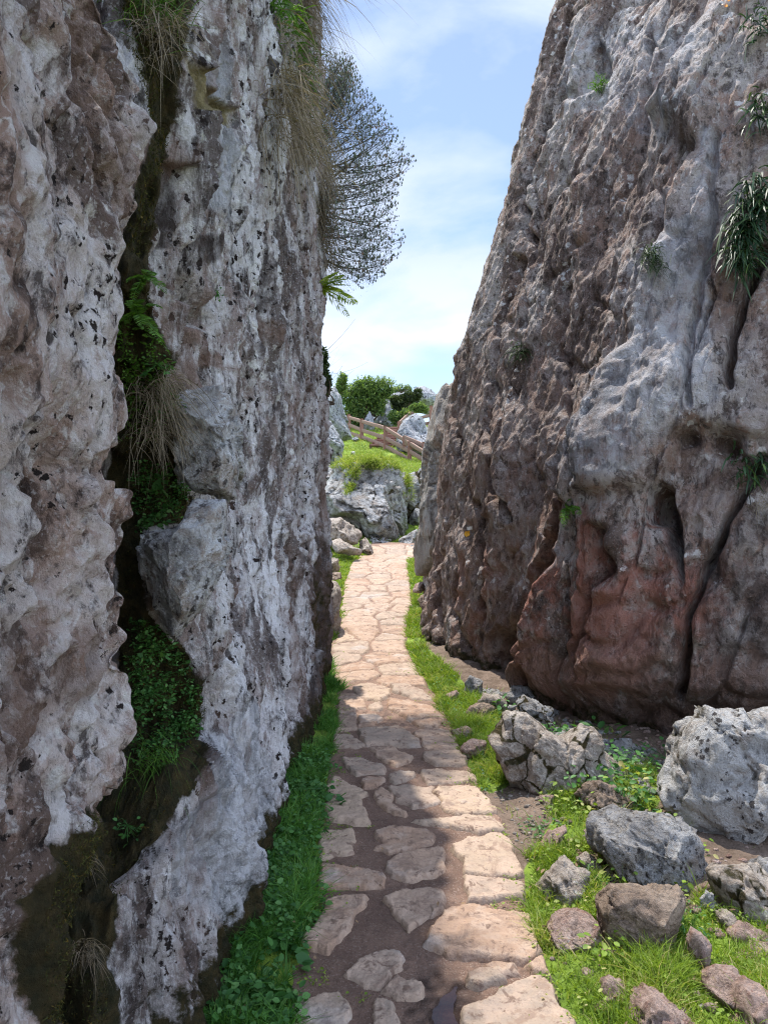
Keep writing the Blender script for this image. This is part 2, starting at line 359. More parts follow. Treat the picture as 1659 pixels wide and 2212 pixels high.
def leaf_mat(name, c0, c1, trans=.35, c2=None, rough=.55):
    m = bpy.data.materials.new(name); m.use_nodes = True; t = m.node_tree; t.nodes.clear()
    out = N(t, 'ShaderNodeOutputMaterial'); b = N(t, 'ShaderNodeBsdfPrincipled'); b.inputs['Roughness'].default_value = rough; b.inputs['Specular IOR Level'].default_value = .3
    tr = N(t, 'ShaderNodeBsdfTranslucent'); ms = N(t, 'ShaderNodeMixShader'); ms.inputs[0].default_value = trans
    pts = [(0., c0), (.75, c1), (1., c2 or c1)]
    c = ramp(t, attr(t, 'tint'), pts)
    t.links.new(c, b.inputs['Base Color'])
    ct = mix(t, 1., c, (1.3, 1.25, .6), 'MULTIPLY')
    t.links.new(ct, tr.inputs[0]); t.links.new(b.outputs[0], ms.inputs[1]); t.links.new(tr.outputs[0], ms.inputs[2]); t.links.new(ms.outputs[0], out.inputs[0])
    return m
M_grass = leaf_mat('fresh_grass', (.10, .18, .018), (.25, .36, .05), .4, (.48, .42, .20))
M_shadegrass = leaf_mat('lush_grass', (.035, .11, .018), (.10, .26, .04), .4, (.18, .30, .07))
M_dry = leaf_mat('dry_grass', (.16, .13, .10), (.30, .25, .18), .3, (.12, .10, .07), .8)
M_hillgrass = leaf_mat('sunny_turf', (.11, .17, .025), (.28, .37, .06), .35, (.45, .42, .18))
M_weed = leaf_mat('weed_leaf', (.03, .10, .025), (.08, .21, .05), .35, (.13, .26, .08))
M_strap = leaf_mat('strap_leaf', (.012, .035, .015), (.035, .075, .028), .2, (.10, .16, .04), .5)
M_fern = leaf_mat('fern_frond', (.12, .22, .02), (.34, .44, .05), .5)
M_darkfern = leaf_mat('shaded_fern', (.04, .10, .015), (.10, .22, .03), .4)
M_moss = leaf_mat('moss', (.02, .024, .008), (.06, .065, .014), .15, (.13, .085, .018), .95)
M_yellowmoss = leaf_mat('golden_moss', (.08, .07, .012), (.25, .20, .02), .2, (.30, .16, .02), .95)
M_heather = leaf_mat('heather_bud', (.09, .11, .09), (.17, .22, .15), .3, (.26, .14, .09), .8)
M_heathleaf = leaf_mat('heather_leaf', (.03, .05, .035), (.09, .13, .09), .3, (.16, .11, .06), .8)
M_bush = leaf_mat('bush_leaf', (.04, .085, .03), (.14, .22, .06), .45, (.30, .38, .12))
M_juniper = leaf_mat('dark_juniper', (.015, .03, .012), (.05, .075, .025), .25, (.10, .12, .04))
M_ivy = leaf_mat('dark_ivy', (.012, .030, .010), (.04, .075, .02), .2, (.07, .12, .03))
M_flower = leaf_mat('orange_petal', (.7, .25, .10), (.75, .40, .2), .3)
M_litter = leaf_mat('dead_leaf', (.20, .13, .08), (.30, .20, .12), .3, rough=.8)
def simple(name, col, rough=.8, col2=None, scale=20, stretch=(1, 1, 1), bump=.3):
    m, t, b, out = newmat(name); tc = N(t, 'ShaderNodeTexCoord'); mp_ = N(t, 'ShaderNodeMapping'); mp_.inputs['Scale'].default_value = stretch
    t.links.new(tc.outputs['Object'], mp_.inputs[0]); n = tnoise(t, mp_.outputs[0], scale, 8, .65)
    t.links.new(mix(t, ramp(t, n, [(.38, 0.), (.62, 1.)]), col, col2 or tuple(q * .6 for q in col)), b.inputs['Base Color']); b.inputs['Roughness'].default_value = rough
    bp = N(t, 'ShaderNodeBump'); bp.inputs['Strength'].default_value = bump; bp.inputs['Distance'].default_value = .01
    t.links.new(n, bp.inputs['Height']); t.links.new(bp.outputs[0], b.inputs['Normal']); return m
M_wood = simple('weathered_red_wood', (.28, .14, .105), .8, (.18, .10, .08), 12, (6, 6, .6))
M_woodgrey = simple('weathered_rail_wood', (.32, .21, .165), .8, (.20, .125, .10), 12, (1, 6, 6))
M_bark = simple('bark', (.09, .07, .05), .9, (.05, .04, .03), 14)
M_twig = simple('twig', (.11, .10, .10), .9)
M_whitepaint = simple('white_paint', (.72, .72, .70), .7, (.55, .52, .50), 60)
M_yellowpaint = simple('yellow_paint', (.72, .36, .02), .7, (.55, .26, .03), 60)
mw, tw, bw, ow = newmat('puddle_water'); bw.inputs['Base Color'].default_value = (.035, .014, .008, 1); bw.inputs['Roughness'].default_value = .03; bw.inputs['Specular IOR Level'].default_value = .5
gw = N(tw, 'ShaderNodeNewGeometry'); bpw = N(tw, 'ShaderNodeBump'); bpw.inputs['Strength'].default_value = .12; bpw.inputs['Distance'].default_value = .01
tw.links.new(tnoise(tw, gw.outputs['Position'], 25, 3), bpw.inputs['Height']); tw.links.new(bpw.outputs[0], bw.inputs['Normal'])

# ------------------------------------------------------------------ ground
Z5 = lambda p: [(580.6 + .4751 * a, 1161.3 + .4751 * b) for a, b in p]
Z2 = lambda p: [(912.5 + .45 * a, 1327.2 + .45 * b) for a, b in p]
Z1 = lambda p: [(630.4 + .24 * a, 746.6 + .24 * b) for a, b in p]
path_l = [(800, 1193), (760, 1213), (745, 1260), (735, 1310), (735, 1370), (715, 1390), (712, 1440), (730, 1480), (728, 1520), (722, 1600), (705, 1680), (690, 1800), (690, 1900), (665, 1990), (650, 2080), (630, 2212), (560, 2600), (440, 3300)]
path_r = [(912, 1193), (880, 1215), (885, 1250), (890, 1300), (880, 1340), (878, 1400), (905, 1450), (940, 1500), (975, 1560), (1000, 1620), (1030, 1690), (1070, 1750), (1110, 1830), (1130, 1900), (1135, 1960), (1160, 2040), (1190, 2120), (1230, 2212), (1370, 2600), (1640, 3300)]
WL = np.array([G(*p) for p in path_l]); WR = np.array([G(*p) for p in path_r])
def path_x(Y):
    return np.interp(Y, WL[::-1, 1], WL[::-1, 0]), np.interp(Y, WR[::-1, 1], WR[::-1, 0])
def ground_z(x, Y):
    x = np.asarray(x, float); Y = np.asarray(Y, float)
    xl, xr = path_x(Y)
    z = base_z(Y)
    off = np.maximum(np.maximum(xl - x, x - xr), 0)
    near = 1 - ss(9, 14, Y)
    z = z + near * (.02 * ss(0, .25, off) + .03 * ss(.3, 1.6, x - xr)) + (1 - near) * .25 * ss(0, 1.5, off) * (Y < 21)
    p = np.stack([x.ravel(), Y.ravel(), np.zeros(x.size)], 1)
    n = (.028 * fbm(p * 2.2, 4, 3) + .012 * fbm(p * 14, 3, 9)) * ss(0, .12, off.ravel()) + ss(18, 30, Y.ravel()) * .22 * fbm(p * .35, 4, 5)
    return z + n.reshape(z.shape) - .02 * (off <= 0) - .004
GL = [(670, 1430), (712, 1430), (730, 1490), (722, 1600), (704, 1690), (690, 1800), (688, 1900), (664, 2000), (648, 2100), (600, 2300), (520, 3300), (300, 3300), (440, 2300), (500, 2150), (530, 1990), (570, 1850), (580, 1700), (620, 1620), (650, 1560)]
GR1 = [(878, 1205), (905, 1212), (925, 1260), (905, 1290), (920, 1330), (915, 1400), (970, 1455), (1020, 1500), (1075, 1530), (1100, 1560), (1075, 1600), (1100, 1690), (1060, 1706), (1022, 1685), (997, 1615), (970, 1558), (935, 1500), (900, 1450), (878, 1400), (878, 1340), (890, 1300), (885, 1250)]
GR2 = [(1190, 1700), (1260, 1690), (1330, 1700), (1400, 1660), (1440, 1720), (1400, 1760), (1300, 1800), (1220, 1860), (1300, 1900), (1330, 2000), (1480, 1990), (1700, 1960), (1850, 2300), (1850, 3300), (1600, 3300), (1250, 2300), (1200, 2120), (1160, 2040), (1140, 1960), (1135, 1880), (1160, 1830), (1200, 1780)]
GLF = [(700, 1180), (750, 1192), (800, 1188), (806, 1197), (762, 1214), (747, 1260), (737, 1312), (737, 1365), (720, 1385), (705, 1385), (700, 1290)]
ys = np.concatenate([-np.geomspace(200, 1.2, 18), np.linspace(-1, .9, 20), 1.0 * np.exp(np.arange(0, np.log(60), .0072)), np.geomspace(64, 2500, 30)])
xr_ = np.cumsum(np.concatenate([np.full(110, .012), .012 * 1.06 ** np.arange(1, 120)])); xr_ = xr_[xr_ < 40]; xr_ = np.concatenate([xr_, np.geomspace(45, 2500, 16)])
xs = np.concatenate([-xr_[::-1], [0], xr_]) + .6
X, Yg = np.meshgrid(xs, ys)
Zg = ground_z(X, Yg)
V = np.stack([X.ravel(), Yg.ravel(), Zg.ravel()], 1)
dx, dy = PR(np.stack([V[:, 0], V[:, 1], base_z(V[:, 1])], 1))
turf = np.zeros(len(V))
for pl in (GL, GR1, GR2, GLF): turf = np.maximum(turf, ss(-14, 8, sdpoly(dx, dy, pl)) * (V[:, 1] > .4))
turf = np.maximum(turf, ss(16, 18, V[:, 1])); turf = np.maximum(turf, ss(-2, -5, V[:, 1])); turf = np.maximum(turf, ss(5, 8, np.abs(V[:, 0])))
mk('ground', V, gridf(len(ys), len(xs)), M_ground, attrs={'turf': turf}, loc=(0, 0, 0), kind='structure')

# ------------------------------------------------------------------ path and flagstones
def path_z(x, Y):
    p = np.stack([x, Y, 0 * x], 1)
    return base_z(Y) + .010 * fbm(p * 2.5, 4, 31) + .0035 * fbm(p * 22, 3, 33)
PUD = Z5([(730, 2250), (735, 2150), (790, 2080), (850, 2050), (850, 2100), (845, 2150), (880, 2210), (930, 2290), (760, 2330)])
WET = Z5([(670, 1990), (760, 1960), (880, 1985), (930, 2010), (960, 2080), (900, 2150), (930, 2290), (700, 2330), (600, 2260), (640, 2120)])
ysp = np.exp(np.arange(np.log(.9), np.log(17.8), .0045)); us = np.linspace(-.04, 1.04, 150)
YY = np.repeat(ysp[:, None], len(us), 1); xl, xr = path_x(YY)
wv_ = lambda sd_: (.05 * noise(np.stack([YY.ravel() * 3, YY.ravel() * 0, YY.ravel() * 0], 1), sd_) + .03 * noise(np.stack([YY.ravel() * 11, YY.ravel() * 0, YY.ravel() * 0], 1), sd_ + 1)).reshape(YY.shape)
wobl, wobr = wv_(4), wv_(6)
XX = xl + (xr - xl) * us[None] + wobr * us[None] ** 4 + wobl * (1 - us[None]) ** 4
x_, y_ = XX.ravel(), YY.ravel(); dxp, dyp = PR(np.stack([x_, y_, base_z(y_)], 1))
sdp = sdpoly(dxp, dyp, PUD); sdw = sdpoly(dxp, dyp, WET)
edge = np.repeat((np.minimum(us, 1 - us))[None], len(ysp), 0).ravel()
near_left_dark = .5 * ss(5.6, 3.6, y_) * ss(.45, .05, x_ - .1 * (y_ - 3)) * (.75 + .8 * noise(np.stack([x_ * 3, y_ * 3, 0 * x_], 1), 2))  # mud colour darkens towards the near left of the path
wet = np.clip(ss(-25, 20, sdw) * (.55 + 1.4 * noise(np.stack([x_ * 20, y_ * 20, 0 * x_], 1), 8)) + ss(-6, 4, sdp), 0, 1)
z_ = path_z(x_, y_) - .004 - .014 * ss(-6, 22, sdp) - .03 * (1 - ss(-.04, .015, edge))
path = mk('path', np.stack([x_, y_, z_], 1), gridf(len(ysp), len(us)), M_mud, attrs={'wet': wet, 'near_left_dark': near_left_dark}, loc=(0, 0, 0), kind='structure')

def flag(poly, h=.012, seed=0, step=None):
    poly = np.array(poly); c = poly.mean(0)
    step = step or max(.0045, .0017 * c[1])
    # uneven outline
    pts = []
    for k in range(len(poly)):
        a, b = poly[k], poly[(k + 1) % len(poly)]; n = max(2, int(np.linalg.norm(b - a) / (step * 2.5)))
        pts += [a + (b - a) * q / n for q in range(n)]
    pts = np.array(pts); jit = .012 * (c[1] / 3) ** .3
    q = np.stack([pts[:, 0] * 11, pts[:, 1] * 11, np.full(len(pts), seed * 3.1)], 1)
    pts = pts + np.stack([fbm(q, 3, 3), fbm(q + 9, 3, 5)], 1) * jit * 1.6
    x = np.arange(pts[:, 0].min() - .02, pts[:, 0].max() + .02, step); y = np.arange(pts[:, 1].min() - .02, pts[:, 1].max() + .02, step * 1.4)
    gx, gy = np.meshgrid(x, y); gx, gy = gx.ravel(), gy.ravel(); s = sdpoly(gx, gy, pts)
    p = np.stack([gx, gy, np.full(len(gx), seed * 1.7)], 1)
    rr = np.random.default_rng(seed); tilt = rr.normal(0, .012, 2)
    z = base_z(gy) + (h + .004) * ss(-.003, .006, s) - .006 * ss(0, -.02, s) + .005 * fbm(p * 9, 4, 40) * ss(0, .03, s) + .003 * fbm(p * 38, 3, 44) + (gx - c[0]) * tilt[0] + (gy - c[1]) * tilt[1]
    z += .0025 * np.round(fbm(p * np.array([5, 9, 1]), 4, 77) * 4)  # thin split layers
    z -= .022 * ss(-.002, -.012, s)
    Fq = gridf(len(y), len(x)); keep = (s[Fq] > -.012).any(1)
    Fq = Fq[keep]; idx = np.unique(Fq); mp_ = np.zeros(len(gx), int); mp_[idx] = np.arange(len(idx))
    mk('flagstone', np.stack([gx, gy, z], 1)[idx], mp_[Fq], M_stone, parent=path)
S5 = [
[(320,715),(395,720),(435,745),(440,780),(320,790)], [(315,797),(395,802),(400,868),(315,880)], [(407,817),(480,805),(515,830),(470,865),(412,865)],
[(450,762),(510,750),(525,770),(510,790),(455,787)], [(305,905),(370,905),(440,945),(400,960),(305,955)],
[(415,880),(500,870),(600,865),(678,920),(688,950),(600,955),(520,945),(450,950),(420,910)], [(470,962),(560,960),(660,1000),(640,1020),(580,1040),(500,1000)],
[(665,895),(730,878),(800,880),(845,900),(855,970),(710,965),(700,930)], [(700,985),(760,977),(860,977),(900,1010),(895,1037),(760,1037),(710,1010)],
[(695,1062),(790,1060),(900,1072),(940,1110),(720,1125),(695,1090)], [(545,740),(650,750),(740,775),(800,830),(760,860),(700,865),(600,810),(545,780)],
[(555,672),(640,680),(700,700),(740,740),(650,735),(570,700)], [(385,685),(450,670),(545,690),(552,715),(500,745),(420,730)],
[(290,1090),(330,1100),(400,1140),(440,1165),(410,1190),(450,1290),(440,1308),(270,1285),(255,1240),(265,1150)], [(340,1010),(420,1015),(540,1050),(520,1075),(400,1080),(350,1050)],
[(415,1120),(450,1095),(520,1088),(535,1110),(490,1135),(430,1140)], [(545,1085),(600,1075),(670,1075),(660,1090),(620,1110),(560,1118)],
[(485,1165),(520,1150),(560,1180),(560,1210),(630,1260),(620,1270),(540,1240),(485,1200)], [(550,1140),(640,1130),(745,1137),(735,1160),(770,1205),(750,1220),(650,1230),(580,1195),(565,1165)],
[(765,1137),(930,1145),(980,1175),(1005,1220),(1030,1250),(850,1260),(775,1232),(790,1200),(757,1160)], [(650,1300),(790,1287),(900,1272),(1010,1280),(1055,1312),(1060,1340),(950,1345),(830,1317),(700,1307)],
[(495,1340),(560,1320),(720,1340),(745,1360),(730,1380),(680,1400),(650,1420),(560,1435),(490,1415),(530,1390),(500,1375)], [(540,1480),(600,1445),(720,1428),(770,1405),(795,1440),(800,1500),(760,1540),(620,1570),(560,1545)],
[(848,1415),(900,1385),(1050,1358),(1090,1400),(1130,1470),(1143,1538),(1020,1548),(890,1532),(880,1470)], [(230,1340),(390,1340),(400,1380),(380,1400),(375,1435),(245,1460),(230,1440)],
[(233,1500),(350,1510),(490,1520),(530,1550),(520,1590),(240,1595),(240,1550)], [(888,1552),(1000,1564),(1140,1564),(1155,1640),(1090,1640),(1060,1655),(920,1660),(890,1600)],
[(535,1640),(620,1615),(790,1620),(800,1650),(760,1700),(700,1750),(640,1785),(600,1740),(560,1700)], [(260,1670),(300,1645),(450,1648),(440,1670),(380,1720),(350,1800),(270,1875),(165,1850),(160,1820),(240,1740)],
[(810,1720),(900,1690),(1050,1720),(1180,1740),(1190,1800),(1220,1890),(1150,1930),(980,1920),(840,1900),(715,1860),(740,1800)], [(340,1980),(420,1935),(530,1880),(570,1875),(610,1920),(600,1960),(500,2040),(420,2045),(380,2010)],
[(520,2070),(600,2010),(700,2050),(700,2100),(620,2100)], [(110,2120),(330,2080),(365,2140),(370,2290),(90,2290)], [(480,2110),(560,2120),(610,2200),(600,2290),(480,2290)],
[(1000,2120),(1100,2050),(1240,2010),(1300,2060),(1320,2120),(1380,2212),(1420,2330),(1010,2350),(900,2220),(905,2150)], [(890,1995),(950,1970),(1050,1975),(1060,2010),(960,2050),(900,2030)],
[(985,1955),(1060,1945),(1130,1955),(1150,1990),(1080,2000),(1010,1980)], [(720,1680),(800,1668),(790,1700),(740,1730)], [(1165,1945),(1240,1925),(1280,2000),(1200,1990)]]
for k, pl in enumerate(S5):
    pl_a = np.array(pl, float); pl = (pl_a.mean(0) + (pl_a - pl_a.mean(0)) * 1.05).tolist()
    flag([G(*q) for q in Z5(pl)], h=.010 + .003 * (k % 3), seed=k)
# far stones: irregular cells of the trodden paving
def clip_half(poly, mid, nrm):
    out = []
    for k in range(len(poly)):
        a, b = poly[k], poly[(k + 1) % len(poly)]; da, db = np.dot(a - mid, nrm), np.dot(b - mid, nrm)
        if da <= 0: out.append(a)
        if (da < 0) != (db < 0) and abs(da - db) > 1e-12: out.append(a + (b - a) * da / (da - db))
    return out
r5 = np.random.default_rng(23); seeds = []
yy = 6.05
while yy < 17.2:
    a, b = [float(q) for q in path_x(yy)]; n = max(2, int(round((b - a) / .36)))
    for q in range(n): seeds.append((a + (b - a) * (q + .5 + r5.uniform(-.32, .32)) / n, yy + r5.uniform(-.2, .2)))
    yy += .34 + .045 * (yy - 6)
seeds = np.array(seeds); anis = np.array([1., .72])
for k, s in enumerate(seeds[:60]):
    a, b = [float(q) for q in path_x(s[1])]
    poly = [np.array(q) for q in ((a + .015, s[1] - .5), (b - .015, s[1] - .5), (b - .015, s[1] + .5), (a + .015, s[1] + .5))]
    for j, o in enumerate(seeds):
        if j == k or abs(o[1] - s[1]) > 1.4: continue
        nn_ = (o - s) * anis ** 2
        L_ = np.linalg.norm(nn_); nn_ = nn_ / L_
        poly = clip_half(poly, (s + o) / 2 - nn_ * .018, nn_)
        if len(poly) < 3: break
    if len(poly) < 3 or min(q[1] for q in poly) < 5.95 - .3: continue
    flag(poly, .007, 100 + k)
# puddle
pp = np.array([G(*q) for q in PUD]); cc = pp.mean(0); pp = cc + (pp - cc) * 1.12
gx, gy = np.meshgrid(np.linspace(pp[:, 0].min(), pp[:, 0].max(), 60), np.linspace(pp[:, 1].min(), pp[:, 1].max(), 60))
s = sdpoly(gx.ravel(), gy.ravel(), pp) + .012 * noise(np.stack([gx.ravel() * 22, gy.ravel() * 22, 0 * gx.ravel()], 1), 5)
Fq = gridf(60, 60); Fq = Fq[(s[Fq] > 0).all(1)]; idx = np.unique(Fq); mp_ = np.zeros(3600, int); mp_[idx] = np.arange(len(idx))
mk('puddle_water', np.stack([gx.ravel(), gy.ravel(), np.full(3600, -.004)], 1)[idx], mp_[Fq], mw, kind='structure')

# ------------------------------------------------------------------ lofted rock masses
def loft(cols, counts, nz, ztop, capz=.5, smooth=6, zpow=1., wrap_smooth=True, zmin=-.25, zs=0):
    """cols: list of (zlist, xlist, ylist); ring is closed. Returns grid V (nz+cap rows x n)."""
    K = len(cols); v = np.linspace(0, 1, nz) ** zpow
    cx, cy, cz = [], [], []
    for (zl, xl_, yl_), zt in zip(cols, ztop):
        z = zmin + (zt - zmin) * v; cz.append(z); cx.append(np.interp(z, zl, xl_)); cy.append(np.interp(z, zl, yl_))
    cx, cy, cz = np.array(cx), np.array(cy), np.array(cz)
    s = []
    for k in range(K):
        n = counts[k]; t = (np.arange(n) / n)
        s.append(k + t)
    s = np.concatenate(s); i = s.astype(int); j = (i + 1) % K; t = (s - i)[:, None]
    P_ = [a[i] * (1 - t) + a[j] * t for a in (cx, cy, cz)]
    P_ = np.stack(P_, -1)                      # n x nz x 3
    for _ in range(smooth):
        P_ = .25 * np.roll(P_, 1, 0) + .5 * P_ + .25 * np.roll(P_, -1, 0)
    for _ in range(zs):
        P_[:, 1:-1, :2] = .25 * P_[:, :-2, :2] + .5 * P_[:, 1:-1, :2] + .25 * P_[:, 2:, :2]
    cen = P_[:, -1].mean(0); rows = [P_[:, q] for q in range(nz)]
    top = P_[:, -1]
    for q in range(1, 15):
        a = q / 15; rr = top * (1 - a) + cen * a; rr = rr.copy(); rr[:, 2] = top[:, 2] * (1 - a) + (cen[2] + capz) * a + capz * .3 * math.sin(a * math.pi); rows.append(rr)
    Gd = np.stack(rows, 0)                     # rows x n x 3
    return Gd, s
def gnormals(Gd, outward):
    du = np.roll(Gd, -1, 1) - np.roll(Gd, 1, 1); dv = np.gradient(Gd, axis=0)
    n = np.cross(du, dv); n = unit(n)
    return n * outward
def soft(d, shp, it):
    d = d.reshape(shp[0], shp[1])
    for _ in range(it):
        d = .25 * np.roll(d, 1, 1) + .5 * d + .25 * np.roll(d, -1, 1); e = d.copy(); e[1:-1] = .25 * d[:-2] + .5 * d[1:-1] + .25 * d[2:]; d = e
    return d.ravel()
def smooth_grid(n, it=3):
    for _ in range(it):
        n = (n + np.roll(n, 1, 1) + np.roll(n, -1, 1)) / 3
        n[1:-1] = (n[:-2] + n[1:-1] + n[2:]) / 3
    return unit(n)
def zc(pairs, Yr, Y=None):
    """pairs of (photo y, photo x) for an upright edge at distance Yr -> (z list, x list, y list)."""
    pr = sorted(pairs, key=lambda q: -q[0]); z = [U(0, a, Yr)[2] for a, _ in pr]; x = [U(b, 0, Yr)[0] for _, b in pr]
    return (z, x, [Yr] * len(pr))
const = lambda x, y: ([0, 1], [x, x], [y, y])

# near pitted mass on the left
ridge = [(0, 250), (130, 290), (250, 322), (420, 325), (550, 300), (680, 250), (800, 225), (900, 250), (1000, 245), (1060, 275), (1250, 265), (1480, 280), (1560, 280), (1680, 262), (1800, 150), (2000, 95), (2212, 85), (2500, 60)]
rz = zc(ridge, 1.55)
colsA = [const(-.75, -3.5), const(-.62, -1.5), ([0, .5, 1, 2.6], [-.62, -.6, -.56, -.55], [.2, .2, .2, .2]), ([0, .6, 1.1, 1.6, 2.6, 3.2], [-.62, -.56, -.52, -.53, -.55, -.6], [.9] * 6),
         ([0, .6, 1.1, 1.6, 2.6, 3.2], [-.64, -.58, -.53, -.55, -.56, -.62], [1.25] * 6), rz, (rz[0], [q - .18 for q in rz[1]], [1.66] * len(rz[0])), const(-1.3, 1.9), const(-3, 1.9), const(-3.4, -3.4)]
Gd, s = loft(colsA, [14, 20, 60, 120, 230, 130, 40, 14, 14, 14], 620, [3.1] * 10, .5, 14, zmin=.15, zs=20)
n = smooth_grid(gnormals(Gd, 1.), 2); P0 = Gd.reshape(-1, 3); nn = n.reshape(-1, 3)
cen = P0.mean(0); nn = nn * np.sign((nn * (P0 - cen)).sum(1).mean())
DX, DY = PR(P0)
st = P0 * np.array([1, 1, .42])
d = .070 * fbm(st * 2.3, 3, 51) + .05 * fbm(st * 5.0, 5, 52, .5, True) + .030 * fbm(P0 * 13, 4, 53) + .06 * scallop(st * 4.5 + .3 * noise(P0 * 4, 6)[:, None], 59) + .022 * scallop(st * 13, 57)
st3 = P0 + .02 * np.stack([noise(P0 * 12, 1), noise(P0 * 12, 2), noise(P0 * 12, 3)], 1)
f1, f2 = worley(st3 * np.array([19, 19, 13]), 54); pm = ss(-.15, .2, noise(P0 * 3.1, 77))
pit = ss(.36, .14, f1) * pm; d -= .027 * pit
f1, f2 = worley(st3 * 30, 55); d -= .009 * ss(.42, .1, f1); d += .007 * fbm(P0 * 34, 2, 58, .5, True)
f1, f2 = worley(st * np.array([4, 4, 2.4]) + .3 * noise(P0 * 3, 6)[:, None], 56); d -= .012 * ss(.12, .0, f2 - f1)
ln = np.interp(DY, [0, 200, 480, 700, 1000, 1400, 1700], [90, 130, 215, 262, 320, 330, 330])
d += .05 * ss(18, -24, DX - ln) * ss(1100, 700, DY) * (P0[:, 1] > .5)
d = d - d[P0[:, 1] > .8].mean() - .012
d = np.where(d > .03, .03 + .45 * (d - .03), d)
d *= np.where(P0[:, 1] > -.5, 1, .6)
d = soft(d, Gd.shape, 1) + .014 * scallop(st3 * 26, 301)
Va = P0 + nn * d[:, None]
brown = ss(-15, 35, sdpoly(DX, DY, [(120, 0), (260, 60), (330, 250), (325, 450), (300, 600), (240, 690), (215, 480), (130, 200)])) * .75
brown = np.maximum(brown, .8 * ss(-20, 60, sdpoly(DX, DY, [(80, 1360), (200, 1310), (270, 1340), (280, 1500), (230, 1560), (60, 1700), (0, 1740), (-30, 1500)])))
brown = np.maximum(brown, .55 * ss(.05, .3, fbm(P0 * np.array([2.6, 2.6, 1.5]), 3, 207)) * (P0[:, 1] > .5))
mossA = ss(-10, 25, sdpoly(DX, DY, [(60, 2230), (80, 1950), (150, 1800), (270, 1680), (330, 1800), (250, 2230)]))
mossA = np.maximum(mossA, .55 * ss(20, 60, DX - np.interp(DY, [0, 300, 700, 1060, 1500], [255, 325, 250, 255, 275])) * (P0[:, 1] > 1.45))
rockA = mk('rock_wall', Va, gridf(Gd.shape[0], Gd.shape[1], True), M_nearrock, attrs={'brown': brown, 'moss': mossA, 'dark': .85 * ss(.35, .8, pit)},
           label='pinkish pitted limestone mass filling the left edge of the picture beside the camera', category='rock wall', group='limestone walls of the gap')

# main fluted mass on the left
pil = [(0, 390), (100, 392), (250, 375), (450, 345), (600, 312), (680, 335), (800, 372), (900, 385), (1050, 425), (1150, 420), (1300, 400), (1400, 420), (1550, 432), (1650, 400), (1750, 345), (1850, 320), (1950, 260), (2100, 240), (2300, 225)]
pz, px, py = [], [], []
for yy_, xx_ in sorted(pil, key=lambda q: -q[0]):
    Yp = .63 * F / (CX - xx_); px.append(-.63); py.append(Yp); pz.append(U(0, yy_, Yp)[2])
pz = list(np.maximum.accumulate(np.array(pz) + np.arange(len(pz)) * 1e-4))
far_e = zc([(0, 682), (300, 682), (560, 690), (640, 690), (720, 684), (900, 690), (1100, 697), (1200, 702), (1300, 699), (1440, 694), (1500, 690)], 6.45)
colsB = [const(-2.6, 1.72), (pz, [-1.05] * len(pz), [q - .10 for q in py]), (pz, [-.80] * len(pz), [q - .10 for q in py]), (pz, px, py),
  ([0, .4, 1.2, 2.2, 4, 6], [-.50, -.53, -.57, -.575, -.58, -.6], [2.75, 2.8, 2.9, 2.95, 2.95, 2.95]),
  ([0, .4, 1.2, 2.2, 4, 6], [-.58, -.62, -.71, -.72, -.73, -.73], [3.02, 3.02, 3.04, 3.05, 3.08, 3.08]),
  ([0, .4, 1.2, 2.2, 4, 6], [-.50, -.53, -.57, -.58, -.60, -.6], [3.7, 3.75, 3.85, 3.9, 3.9, 3.9]),
  ([0, .4, 1.2, 2.2, 4, 6], [-.57, -.63, -.69, -.72, -.74, -.75], [4.1, 4.1, 4.1, 4.15, 4.2, 4.2]),
  ([0, .4, 1.2, 2.2, 4, 6], [-.50, -.55, -.55, -.58, -.62, -.62], [5.3] * 6),
  far_e, (far_e[0], [q - .12 for q in far_e[1]], [6.8] * len(far_e[0])), const(-1.5, 7.5), const(-3.6, 7.7), const(-4.3, 5), const(-4.2, 2.0)]
ztB = [4.2, 4.2, 4.2, 4.2, 4.3, 4.4, 4.8, 5.1, 5.7, 6.75, 6.85, 7.0, 6.6, 5.5, 4.6]
Gd, s = loft(colsB, [16, 30, 60, 190, 70, 90, 60, 90, 110, 40, 40, 16, 12, 12, 12], 760, ztB, .6, 7, zs=24)
n = smooth_grid(gnormals(Gd, 1.), 2); P0 = Gd.reshape(-1, 3); nn = n.reshape(-1, 3)
cen = P0.mean(0); nn = nn * np.sign((nn * (P0 - cen)).sum(1).mean())
DX, DY = PR(P0); wp = P0 + .12 * np.stack([noise(P0 * 1.1, 11), noise(P0 * 1.1, 12), noise(P0 * 1.1, 13)], 1)
fl = wp * np.array([3.4, 3.4, .42])
d = .10 * fbm(fl, 4, 61, .5, True) + .05 * fbm(P0 * np.array([1.6, 1.6, 1.]), 3, 62) + .022 * fbm(wp * np.array([11, 11, 2.2]), 4, 63, .55, True) + .012 * fbm(P0 * 17, 4, 64)
f1, f2 = worley(wp * np.array([16, 16, 7]), 65); pm = ss(-.1, .25, noise(P0 * 2.4, 66)); pitB = ss(.38, .1, f1) * pm; d -= .026 * pitB; d += .075 * scallop(wp * np.array([4., 4., 1.3]), 69) + .020 * scallop(wp * np.array([12, 12, 5]), 70)
f1, f2 = worley(P0 * np.array([34, 34, 22]), 67); d -= .008 * ss(.42, .1, f1); d += .007 * fbm(P0 * np.array([32, 32, 20]), 2, 68, .5, True)
fis = np.zeros(len(P0)); d -= d[(P0[:, 1] > 2) & (P0[:, 1] < 6.4) & (P0[:, 0] > -1)].mean() - .01
